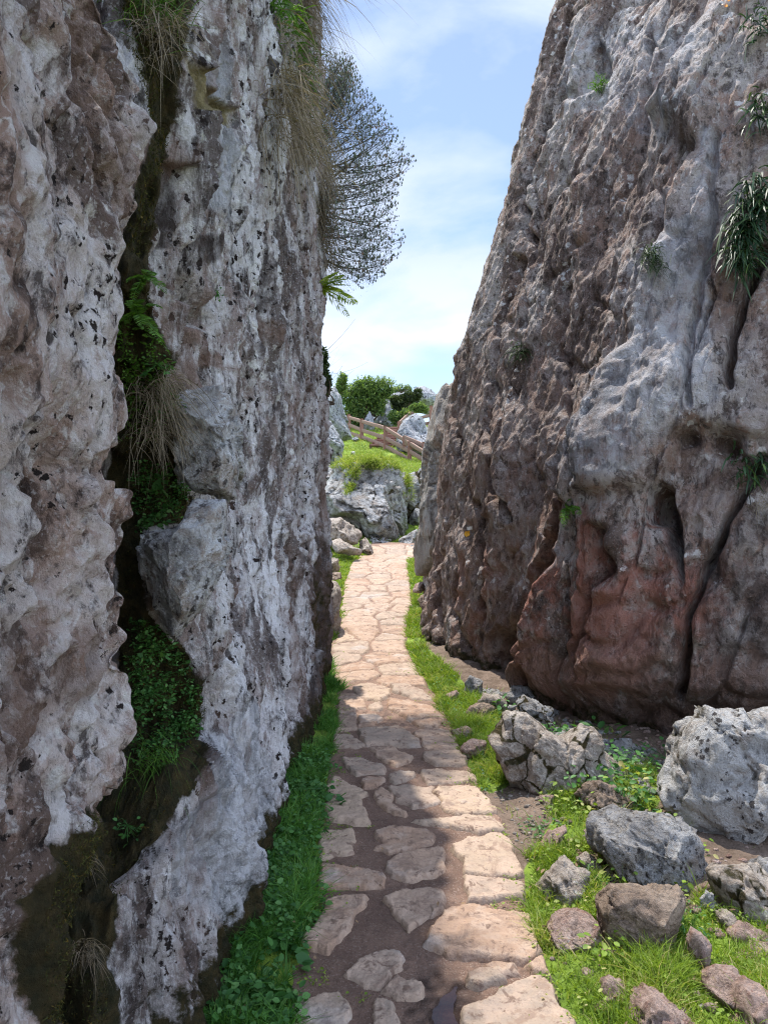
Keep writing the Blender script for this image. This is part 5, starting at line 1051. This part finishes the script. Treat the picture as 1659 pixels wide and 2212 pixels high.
for k, (yy_, zz_) in enumerate([(4.5, 4.75), (4.85, 4.95)]):
    wallclump('tall grass leaning over the top of the left wall, ' + ['nearer', 'farther'][k] + ' of two tufts', (-.62, yy_, zz_), 170, .25, .6, .006, 430 + k, M_dry, .6, 'grass_tuft', GT, .5, 'blade', (.8, -.1, 0), .08)
rr = np.random.default_rng(16)
for lab, pl, nl, a0, b0_, mt in (('mat of small-leaved creepers filling the lower left crevice', [(285, 1340), (330, 1340), (430, 1480), (435, 1560), (400, 1640), (300, 1640), (275, 1500)], 210, .007, .016, M_weed),
        ('creeping leaves around the join of the two pale blocks in the crevice', [(285, 1000), (380, 1010), (420, 1060), (370, 1130), (300, 1140)], 90, .007, .015, M_weed), ('grassy weeds and leaves in the upper part of the left crevice', [(262, 690), (330, 700), (370, 800), (360, 960), (270, 960)], 90, .006, .013, M_darkfern)):
    q = [bw_(a, b, .012) for a, b in zip(rr.uniform(min(t[0] for t in pl), max(t[0] for t in pl), nl * 2), rr.uniform(min(t[1] for t in pl), max(t[1] for t in pl), nl * 2)) if inpoly(np.array([a]), np.array([b]), pl)[0]]
    weeds('creeper', lab, np.array(q), 5, a0, b0_, mt, 450, .02, -.01, .015, 'stuff', .75, .9, nrm=(.5, -.8, .1))
# moss cushions in the crevice
rr = np.random.default_rng(6); sel = np.where((moss[:] if False else 1) * (WB[:, 1] < 2.7) * (WB[:, 1] > 1.6) * (WB[:, 0] > -1.1))[0]
md = ss(-4, 16, sdpoly(WBd[0][sel], WBd[1][sel], creviceP)); sel = sel[(md > .4) & (noise(WB[sel] * 6, 88) > -.12)]; sel = rr.choice(sel, min(26000, len(sel)))
nq = len(sel); D_ = unit(np.array([.4, -.7, .4]) + rr.normal(0, .5, (nq, 3)))
V_, F_ = ribbons(WB[sel] + rr.normal(0, .004, (nq, 3)), D_, np.zeros((nq, 3)), rr.uniform(.006, .018, nq), rr.uniform(.002, .004, nq), 1, 'blade', rr)
mk('moss', V_, F_, M_moss, attrs={'tint': tints(nq, 4, rr)}, kind='stuff', label='dark green and rusty moss lining the crevice of the left wall', category='moss')
A_d = PR(Va); sel = np.where((sdpoly(A_d[0], A_d[1], [(90, 2230), (100, 1950), (160, 1800), (270, 1690), (320, 1800), (250, 2230)]) > 0) & (Va[:, 1] > .8))[0]
if len(sel):
    sel = rr.choice(sel, 9000); nq = len(sel); V_, F_ = ribbons(Va[sel] + rr.normal(0, .003, (nq, 3)), unit(np.array([.4, -.7, .4]) + rr.normal(0, .5, (nq, 3))), np.zeros((nq, 3)), rr.uniform(.004, .012, nq), rr.uniform(.0015, .003, nq), 1, 'blade', rr)
    mk('moss', V_, F_, M_moss, attrs={'tint': tints(nq, 4, rr)}, kind='stuff', label='dark moss filling the hollow at the bottom of the near left mass', category='moss')

# heather bush on the far end of the left wall -----------------------------------------
rr = np.random.default_rng(11)
hb = empty('heather_bush', (-.60, 6.75, 4.3), label='wiry heather bush with reddish buds leaning out from the left wall against the sky', category='bush')
env = ([100, 120, 160, 200, 240, 300, 345, 380, 430, 470, 520, 560, 600, 625], [700, 755, 770, 800, 833, 868, 900, 868, 850, 858, 882, 850, 825, 790])
nb = 300; ty = rr.uniform(112, 618, nb); ex = np.interp(ty, *env); tx = 690 + (ex - 690) * (1 - rr.random(nb) ** 1.7); tY = 6.75 + rr.normal(0, .22, nb)
tip = np.stack([(tx - CX) / F * tY, tY, EYE + (HY - ty) / F * tY], 1)
ry = 400 + (ty - 370) * .55 + rr.normal(0, 25, nb); root = np.stack([np.full(nb, -.66), 6.75 + rr.normal(0, .12, nb), EYE + (HY - ry) / F * 6.75], 1)
def curve(root, tip, sag, segs, wdt, rr):
    d = tip - root; L_ = np.linalg.norm(d, axis=1); B_ = np.stack([0 * L_, 0 * L_, sag], 1); D_ = (d / L_[:, None]) - B_
    return ribbons(root, D_, B_, L_, wdt, segs, 'stem', rr), D_, B_, L_
(Vb1, Fb1), Db, Bb, Lb = curve(root, tip, rr.uniform(.15, .5, nb), 7, np.where(rr.random(nb) < .2, rr.uniform(.010, .018, nb), rr.uniform(.004, .008, nb)), rr)
mk('branch', Vb1, Fb1, M_twig, parent=hb)
K = 11; t = rr.uniform(.4, 1, (nb, K)) ** .8; b0 = root[:, None] + Db[:, None] * (Lb[:, None] * t)[..., None] + Bb[:, None] * (Lb[:, None] * t ** 2)[..., None]; tg = unit(Db[:, None] + 2 * Bb[:, None] * t[..., None])
b0 = b0.reshape(-1, 3); tg = tg.reshape(-1, 3); n2 = len(b0); Dt = unit(tg + rr.normal(0, .55, (n2, 3)) * np.array([.8, .8, 1])); Bt = np.stack([rr.normal(0, .1, n2), rr.normal(0, .1, n2), rr.uniform(.1, .5, n2)], 1); Lt = rr.uniform(.06, .20, n2)
e = b0 + Dt * Lt[:, None] + Bt * Lt[:, None]; edx, edy = PR(e); keep = (edx < np.interp(edy, env[0], env[1]) + 8) & (edy > 95) & (edy < 635) & (edx > 684)
b0, Dt, Bt, Lt, e = b0[keep], Dt[keep], Bt[keep], Lt[keep], e[keep]; n2 = len(b0)
V_, F_ = ribbons(b0, Dt, Bt, Lt, np.full(n2, .0028), 4, 'stem', rr); mk('twigs', V_, F_, M_twig, parent=hb, kind='stuff')
# buds: small faceted cones in loose spikes along the twig ends
oc = np.array([[1, 0, 0], [-.5, .87, 0], [-.5, -.87, 0], [0, 0, 1.6], [0, 0, -1.2]]); of = np.array([[0, 1, 3], [1, 2, 3], [2, 0, 3], [1, 0, 4], [2, 1, 4], [0, 2, 4]])
bp_ = []; 
for fr in (1., .9, .78): bp_.append(b0 + Dt * (Lt * fr)[:, None] + Bt * (Lt * fr ** 2)[:, None] + rr.normal(0, .004, (n2, 3)))
bp_ = np.concatenate(bp_); bp_ = bp_[rr.random(len(bp_)) < .5]; nbd = len(bp_); sc_ = rr.uniform(.0045, .0095, nbd)
V_ = (bp_[:, None] + oc[None] * sc_[:, None, None] * np.array([1, 1, 1.3])).reshape(-1, 3); F_ = (of[None] + (np.arange(nbd) * 5)[:, None, None]).reshape(-1, 3)
mk('buds', V_, F_, M_heather, parent=hb, kind='stuff', attrs={'tint': np.repeat(rr.random(nbd), 5)}, smooth=False)
core = b0[(PR(b0)[0] < 690 + (np.interp(PR(b0)[1], *env) - 690) * .8)]; core = core[rr.integers(0, len(core), 30000)]; nq = len(core)
V_, F_ = ribbons(core + rr.normal(0, .05, (nq, 3)), unit(rr.normal(0, 1, (nq, 3)) + np.array([.5, 0, .4])), np.zeros((nq, 3)), rr.uniform(.012, .03, nq), np.full(nq, .0045), 1, 'leaf', rr)
mk('foliage', V_, F_, M_heathleaf, parent=hb, attrs={'tint': tints(nq, 4, rr)}, kind='stuff')
# thin grass stalks above and below the heather
def stalks(label, roots, ends, seed, mat=M_dry, w=.003, sag=-.2):
    rr = np.random.default_rng(seed); r_, e_ = np.array(roots), np.array(ends); (V_, F_), *_ = curve(r_, e_, np.full(len(r_), sag) * rr.uniform(.3, 1.3, len(r_)), 8, np.full(len(r_), w), rr)
    return mk('grass_stalks', V_, F_, mat, label=label, category='grass stalks', attrs={'tint': np.full(len(V_), .3)}, kind='stuff')
stalks('thin arching grass stalks against the sky above the heather bush', [U(682, 60 + 12 * k, 6.5) for k in range(9)], [U(x, y, 6.4) for x, y in [(697, 45), (700, 110), (720, 70), (770, 118), (715, 90), (745, 118), (730, 135), (712, 150), (735, 165)]], 31)
stalks('bare curved twigs reaching into the sky above the ivy on the left wall', [U(692, 760 + 8 * k, 7.4) for k in range(12)], [U(x, y, 7.4) for x, y in [(728, 690), (768, 688), (742, 738), (748, 744), (720, 735), (745, 765), (795, 782), (755, 772), (735, 748), (720, 760), (765, 800), (740, 790)]], 32, M_twig, .004, .25)
# foliage masses
def foliage(V_c, R_c, n, L, seed, shell=.5, flat=.3, prof='leaf'):
    rr = np.random.default_rng(seed); V_c, R_c = np.array(V_c, float), np.array(R_c, float); vol = R_c.prod(1); k = rr.choice(len(V_c), n, p=vol / vol.sum())
    d = unit(rr.normal(size=(n, 3))); r = (shell + (1 - shell) * rr.random(n)) * (1 + .55 * noise(d * 2.5 + k[:, None] * 5, seed)); P_ = V_c[k] + d * R_c[k] * r[:, None]
    cl = noise(P_ / (R_c.mean() * .35), seed + 1); P_ = P_[cl > -.06]; d = d[cl > -.06]; m_ = len(P_)
    D_ = unit(d + rr.normal(0, .8, (m_, 3)) + np.array([0, 0, .2])); return ribbons(P_, D_, rr.normal(0, .1, (m_, 3)), rr.uniform(.6, 1.2, m_) * L, rr.uniform(.4, .7, m_) * L, 2, prof, rr), m_
def bush(name, label, blobs, Y, n, L, mat, seed, trunk=None, cat='bush', group=None, sprigs=0, depth=.8):
    Vc = [U(x, y, Y) for x, y, r, ry_ in blobs]; Rc = [(r / F * Y, max(r, ry_) / F * Y * depth, ry_ / F * Y) for x, y, r, ry_ in blobs]
    cx0 = np.mean([q[0] for q in Vc]); bz = min(q[2] - r[2] for q, r in zip(Vc, Rc))
    e = empty(name, (cx0, Y, bz), label=label, category=cat)
    if group: e['group'] = group
    (V_, F_), m_ = foliage(Vc, Rc, n, L, seed); mk('crown', V_, F_, mat, parent=e, attrs={'tint': tints(m_, 6, np.random.default_rng(seed))})
    rr = np.random.default_rng(seed + 5); tx_, ty_ = trunk or (None, None)
    rt = np.array(U(tx_, ty_, Y)) if trunk else np.array([cx0, Y, bz]); parts = []
    for c_, r_ in zip(Vc, Rc):
        for q in range(3):
            tip_ = np.array(c_) + rr.normal(0, .4, 3) * np.array(r_); tt = np.linspace(0, 1, 8)[:, None]; mid = (rt + tip_) / 2 + rr.normal(0, .08, 3); cc_ = (1 - tt) ** 2 * rt + 2 * tt * (1 - tt) * mid + tt ** 2 * tip_; parts.append(tube(cc_, np.linspace(L * .6, L * .1, 8)))
    V2, F2 = join(parts); mk('trunk', V2, F2, M_bark, parent=e)
    if sprigs:
        s0 = np.array(Vc)[rr.integers(0, len(Vc), sprigs)]; d_ = unit(np.stack([rr.normal(0, .8, sprigs), rr.normal(0, .3, sprigs), rr.uniform(.4, 1.3, sprigs)], 1)); rm = np.array(Rc).mean() * 1.25
        V3, F3 = ribbons(s0 + d_ * rm * .5, d_, rr.normal(0, .12, (sprigs, 3)), np.full(sprigs, rm) * rr.uniform(.5, 1.05, sprigs), np.full(sprigs, L * .12), 5, 'stem', rr); mk('shoots', V3, F3, M_twig, parent=e, kind='stuff')
        k2 = 10; t_ = rr.uniform(.3, 1, (sprigs, k2)); Lr = rm * .8; P4 = (s0 + d_ * rm * .5)[:, None] + d_[:, None] * (Lr * t_)[..., None]; P4 = P4.reshape(-1, 3) + rr.normal(0, L * .2, (sprigs * k2, 3)); n4 = len(P4)
        V4, F4 = ribbons(P4, unit(rr.normal(size=(n4, 3)) + np.array([0, 0, .5])), np.zeros((n4, 3)), rr.uniform(.4, .8, n4) * L, rr.uniform(.3, .5, n4) * L, 2, 'leaf', rr); mk('leaves', V4, F4, mat, parent=e, attrs={'tint': .5 + .5 * tints(n4, 6, rr)}, kind='stuff')
    return e
def tube(cn_, rad, sides=6):
    cn_ = np.asarray(cn_); tan = unit(np.gradient(cn_, axis=0)); a = unit(np.cross(tan, np.array([.3, 1, .2]))); b = np.cross(tan, a); th = np.linspace(0, 2 * np.pi, sides, endpoint=False)
    V_ = (cn_[:, None] + (a[:, None] * np.cos(th)[None, :, None] + b[:, None] * np.sin(th)[None, :, None]) * np.asarray(rad)[:, None, None]).reshape(-1, 3); return V_, gridf(len(cn_), sides, True)
GBu = 'bushes on the far slope'
def zb(l): return [(630.4 + .24 * x, 746.6 + .24 * y, .24 * r, .24 * q) for x, y, r, q in l]
bush('hawthorn_tree', 'round bright green bushy tree above the left end of the wooden fence', zb([(600, 520, 110, 110), (720, 470, 120, 110), (560, 640, 80, 100), (800, 400, 80, 70), (660, 390, 110, 80), (760, 560, 70, 70), (500, 470, 60, 70), (610, 700, 80, 60), (860, 420, 50, 60)]), 41.5, 26000, .15, M_bush, 501, (650.4 + .24 * 570, 746.6 + .24 * 760), 'tree', sprigs=320)
bush('shrub', 'small feathery green shrub on top of the pointed blue-grey rock', zb([(450, 350, 42, 60), (465, 300, 26, 50), (440, 400, 50, 30)]), 33, 3500, .10, M_bush, 502, None, 'shrub', GBu, 25)
bush('shrub', 'dark spreading juniper-like shrub below the skyline crags', zb([(960, 500, 80, 55), (1060, 470, 80, 55), (1130, 440, 40, 60), (900, 490, 40, 30), (980, 590, 90, 45)]), 43.5, 12000, .11, M_juniper, 503, None, 'shrub', GBu)
bush('shrub', 'low dome-shaped green shrub above the dark rock by the steps', zb([(1130, 560, 72, 42), (1180, 570, 50, 30)]), 38, 6000, .08, M_bush, 504, None, 'shrub', GBu)
bush('bramble', 'pale-leaved bramble between the rocks behind the steps', zb([(930, 640, 60, 45), (1010, 630, 45, 45), (960, 690, 50, 35)]), 41, 3500, .12, M_bush, 505, None, 'shrub', GBu, 20)
bush('shrub', 'yellow-green bush under the left end of the fence, behind the rocks', zb([(545, 720, 50, 50), (590, 740, 50, 40)]), 42.5, 3000, .12, M_bush, 506, None, 'shrub', GBu)
bush('shrub', 'thin leafy shrub on the skyline between the tree and the pale crag', zb([(930, 400, 40, 20), (990, 390, 30, 18), (1040, 395, 40, 20)]), 48, 1500, .1, M_bush, 508, None, 'shrub', GBu, 40)
bush('ivy', 'dark ivy hanging round the far corner of the left wall', [(692, 800, 16, 40), (700, 830, 15, 30), (694, 770, 12, 22), (690, 850, 14, 22), (700, 850, 9, 18)], 7.1, 9000, .028, M_ivy, 507, None, 'ivy', sprigs=8)
# grass on top of the great boulder and over the far slope
rr = np.random.default_rng(77)
def hillgrass(label, n, x0, x1, y0, y1, L0, L1, W, seed, mat=M_hillgrass):
    rr = np.random.default_rng(seed); p = np.stack([rr.uniform(x0, x1, n), rr.uniform(y0, y1, n)], 1); p[:, 0] *= p[:, 1] / y1; k = (noise(np.stack([p[:, 0] * .9, p[:, 1] * .9, 0 * p[:, 0]], 1), 19) > -.25) & ((p[:, 1] > 17.9) | (p[:, 0] < path_x(p[:, 1])[0] - .02) | (p[:, 0] > path_x(p[:, 1])[1] + .02)); return grass('grass', label, None, 0, mat, L0, L1, W, seed, pts=p[k], segs=2, wy=False)
hillgrass('sunny turf of the slope around the wooden fence and steps', 42000, -3.6, 3.2, 22, 46, .06, .2, .022, 121)
hillgrass('tufty grass between the foot of the great boulder and the left rocks', 9000, -3., .6, 14.5, 21, .06, .16, .012, 122)
bv = np.array([list(v.co) for v in bigb.data.vertices]) + np.array(bigb['_loc']); bn = np.array([list(v.normal) for v in bigb.data.vertices]); bd = PR(bv)
ok = ((bn[:, 2] > .25) & (bd[1] < Z1([(0, 1110)])[0][1] + 8 * noise(bv * 1.5, 3)))
ok |= (sdpoly(bd[0], bd[1], Z1([(470, 1340), (500, 1150), (560, 1040), (620, 1080), (590, 1240), (520, 1340)])) > 0) & (noise(bv * 3, 5) > -.1)
ok |= (sdpoly(bd[0], bd[1], Z1([(960, 1100), (1060, 1120), (1050, 1400), (1010, 1380), (980, 1200)])) > 0) & (noise(bv * 3, 6) > -.15)
sel = np.where(ok)[0]; sel = rr.choice(sel, 15000); nq = len(sel)
V_, F_ = ribbons(bv[sel] + rr.normal(0, .03, (nq, 3)), unit(bn[sel] * .6 + np.array([0, -.1, .8]) + rr.normal(0, .3, (nq, 3))), np.stack([rr.normal(0, .3, nq), rr.normal(-.2, .3, nq), -rr.uniform(.2, .8, nq)], 1), rr.uniform(.08, .26, nq), rr.uniform(.010, .02, nq), 3, 'blade', rr)
mk('grass', V_, F_, M_hillgrass, attrs={'tint': tints(nq, 8, rr)}, kind='stuff', label='long yellow-green grass capping the great boulder', category='grass')

# ------------------------------------------------------------------ fences and steps
def beam(a, b, w, h, seed, up=(0, 0, 1)):
    a, b = np.array(a, float), np.array(b, float); d = b - a; L_ = np.linalg.norm(d); d /= L_; s_ = np.cross(d, up)
    if np.linalg.norm(s_) < .1: s_ = np.array([1., 0, 0])
    s_ = unit(s_[None])[0]; u_ = np.cross(s_, d); m_ = 10; e = .18
    prof = np.array([(-1 + e, -1), (1 - e, -1), (1, -1 + e), (1, 1 - e), (1 - e, 1), (-1 + e, 1), (-1, 1 - e), (-1, -1 + e)]); rr = np.random.default_rng(seed)
    rows = []
    for q in range(m_ + 1):
        c = a + d * L_ * q / m_ + s_ * rr.normal(0, w * .02) + u_ * rr.normal(0, h * .02); k = .86 if q in (0, m_) else 1
        rows.append(c + prof[:, :1] * s_ * w / 2 * k + prof[:, 1:] * u_ * h / 2 * k)
    V_ = np.concatenate(rows + [[a - d * .004], [b + d * .004]]); F4 = gridf(m_ + 1, 8, True); n_ = 8 * (m_ + 1)
    caps = np.array([[k, (k + 1) % 8, n_, n_] for k in range(8)] + [[8 * m_ + (k + 1) % 8, 8 * m_ + k, n_ + 1, n_ + 1] for k in range(8)])
    return V_, F4, caps[:, :3]
def beam_ob(name, a, b, w, h, mat, parent, seed): V_, F4, F3 = beam(a, b, w, h, seed); return mk(name, V_, [F4, F3], mat, parent=parent)
def z1p(x, y, Y): return np.array(U(630.4 + .24 * x, 746.6 + .24 * y, Y))
def fence(label, posts, rails, seed):
    p0 = z1p(posts[0][0], posts[0][2], posts[0][3]); e = empty('wooden_fence', p0, label=label, category='fence', group='wooden fences by the steps')
    for k, (x, yt, yb, Y) in enumerate(posts): beam_ob('post', z1p(x, yb + 14, Y), z1p(x, yt, Y), .19, .19, M_wood, e, seed + k)
    for k, (x0, y0, Y0, x1, y1, Y1) in enumerate(rails): beam_ob('rail', z1p(x0, y0, Y0 - .03), z1p(x1, y1, Y1 - .03), .08, .17, M_woodgrey, e, seed + 20 + k)
    return e
P4 = [(515, 617, 775, 40.0), (630, 657, 862, 37.5), (843, 722, 944, 35.0), (1060, 862, 1054, 32.5), (1290, 1000, 1210, 30.2)]
rl = []
tops = [(650, 685), (672, 0)]
yt = {0: (648, 712, 785), 1: (682, 762, 822), 2: (742, 832, 905), 3: (880, 950, 1032), 4: (1020, 1095, 1172)}
for k in range(4):
    for q in range(3): rl.append((P4[k][0], yt[k][q] + (0 if k != 3 else 0), P4[k][3], P4[k + 1][0], yt[k + 1][q], P4[k + 1][3]))
fence('three-railed reddish wooden fence running down in front of the steps', P4, rl, 600)
fence('short wooden handrail fence behind the steps climbing over the dark rock', [(965, 682, 790, 39.5), (1066, 586, 690, 41.5), (1252, 540, 735, 41.0), (1400, 500, 700, 42)], [(965, 698, 39.5, 1066, 604, 41.5), (1066, 608, 41.5, 1252, 568, 41), (965, 760, 39.5, 1066, 660, 41.5), (1066, 668, 41.5, 1252, 628, 41), (1252, 566, 41, 1400, 540, 42), (1252, 628, 41, 1400, 600, 42), (1190, 704, 41, 1400, 670, 42)], 640)
fence('wooden fence on the far side of the lower steps, mostly hidden by the right wall', [(1190, 868, 1010, 31.8), (1015, 815, 900, 33.0), (1380, 950, 1080, 30.4)], [(1010, 822, 33.0, 1190, 898, 31.8), (1010, 872, 33.0, 1190, 952, 31.8), (1190, 898, 31.8, 1380, 975, 30.4), (1190, 952, 31.8, 1380, 1030, 30.4)], 660)
st_ = empty('wooden_steps', z1p(860, 890, 36.2), label='flight of earth steps with reddish wooden risers climbing behind the fence', category='steps')
for k in range(8):
    yk = 895 - k * 22; Yk = 35.6 + k * .42; x0, x1 = (700 + k * 22 if k < 5 else 858, 940 + (k - 4) * 3)
    beam_ob('riser', z1p(x0, yk, Yk), z1p(x1, yk, Yk), .12, .10, M_wood, st_, 700 + k)
    a, b = z1p(x0, yk - 7, Yk + .05), z1p(x1, yk - 7, Yk + .05); zt = a[2]
    Vt = np.array([[a[0], Yk + .05, zt], [b[0], Yk + .05, zt], [b[0], Yk + .55, zt + .01], [a[0], Yk + .55, zt + .01], [a[0], Yk + .05, zt - .5], [b[0], Yk + .05, zt - .5], [b[0], Yk + .55, zt - .5], [a[0], Yk + .55, zt - .5]])
    mk('tread', Vt, np.array([[0, 1, 2, 3], [0, 4, 5, 1], [1, 5, 6, 2], [2, 6, 7, 3], [3, 7, 4, 0]]), M_mud, parent=st_, smooth=False)
# painted trail mark on the right wall
def blaze(poly, mat):
    x0, x1 = min(p[0] for p in poly), max(p[0] for p in poly); y0, y1 = min(p[1] for p in poly), max(p[1] for p in poly); m_ = (np.abs(WRd[0] - (x0 + x1) / 2) < 40) & (np.abs(WRd[1] - (y0 + y1) / 2) < 40) & (WRk[:, 1] < 9.5)
    gx, gy = np.meshgrid(np.linspace(x0, x1, 26), np.linspace(y0, y1, 26)); gx, gy = gx.ravel(), gy.ravel(); Pw, dx_, dy_ = WRk[m_], WRd[0][m_], WRd[1][m_]; D_ = []
    for a, b in zip(gx, gy):
        dd = (dx_ - a) ** 2 + (dy_ - b) ** 2; k = np.argsort(dd)[:8]; D_.append(np.average(Pw[k, 1], weights=1 / (dd[k] + .5)))
    D_ = np.array(D_) - .012; Q = np.stack([(gx - CX) / F * D_, D_, EYE + (HY - gy) / F * D_], 1)
    s = sdpoly(gx, gy, poly) + .9 * noise(np.stack([gx * .5, gy * .5, 0 * gx], 1), 4); Fq = gridf(26, 26); Fq = Fq[(s[Fq] > 0).all(1)]; idx = np.unique(Fq); mp_ = np.zeros(676, int); mp_[idx] = np.arange(len(idx)); return mk('painted_mark', Q[idx], mp_[Fq], mat, parent=rockR)
wm = blaze([(1008, 1138), (1020, 1136), (1020, 1144), (1009, 1146)], M_whitepaint); wm['label'] = 'white paint dash of the trail mark'
ym = blaze([(1003, 1148), (1014, 1146), (1015, 1157), (1006, 1160), (1002, 1156)], M_yellowpaint); ym['label'] = 'yellow paint square of the trail mark'
for o in bpy.data.objects:
    if '_loc' in o.keys(): del o['_loc']
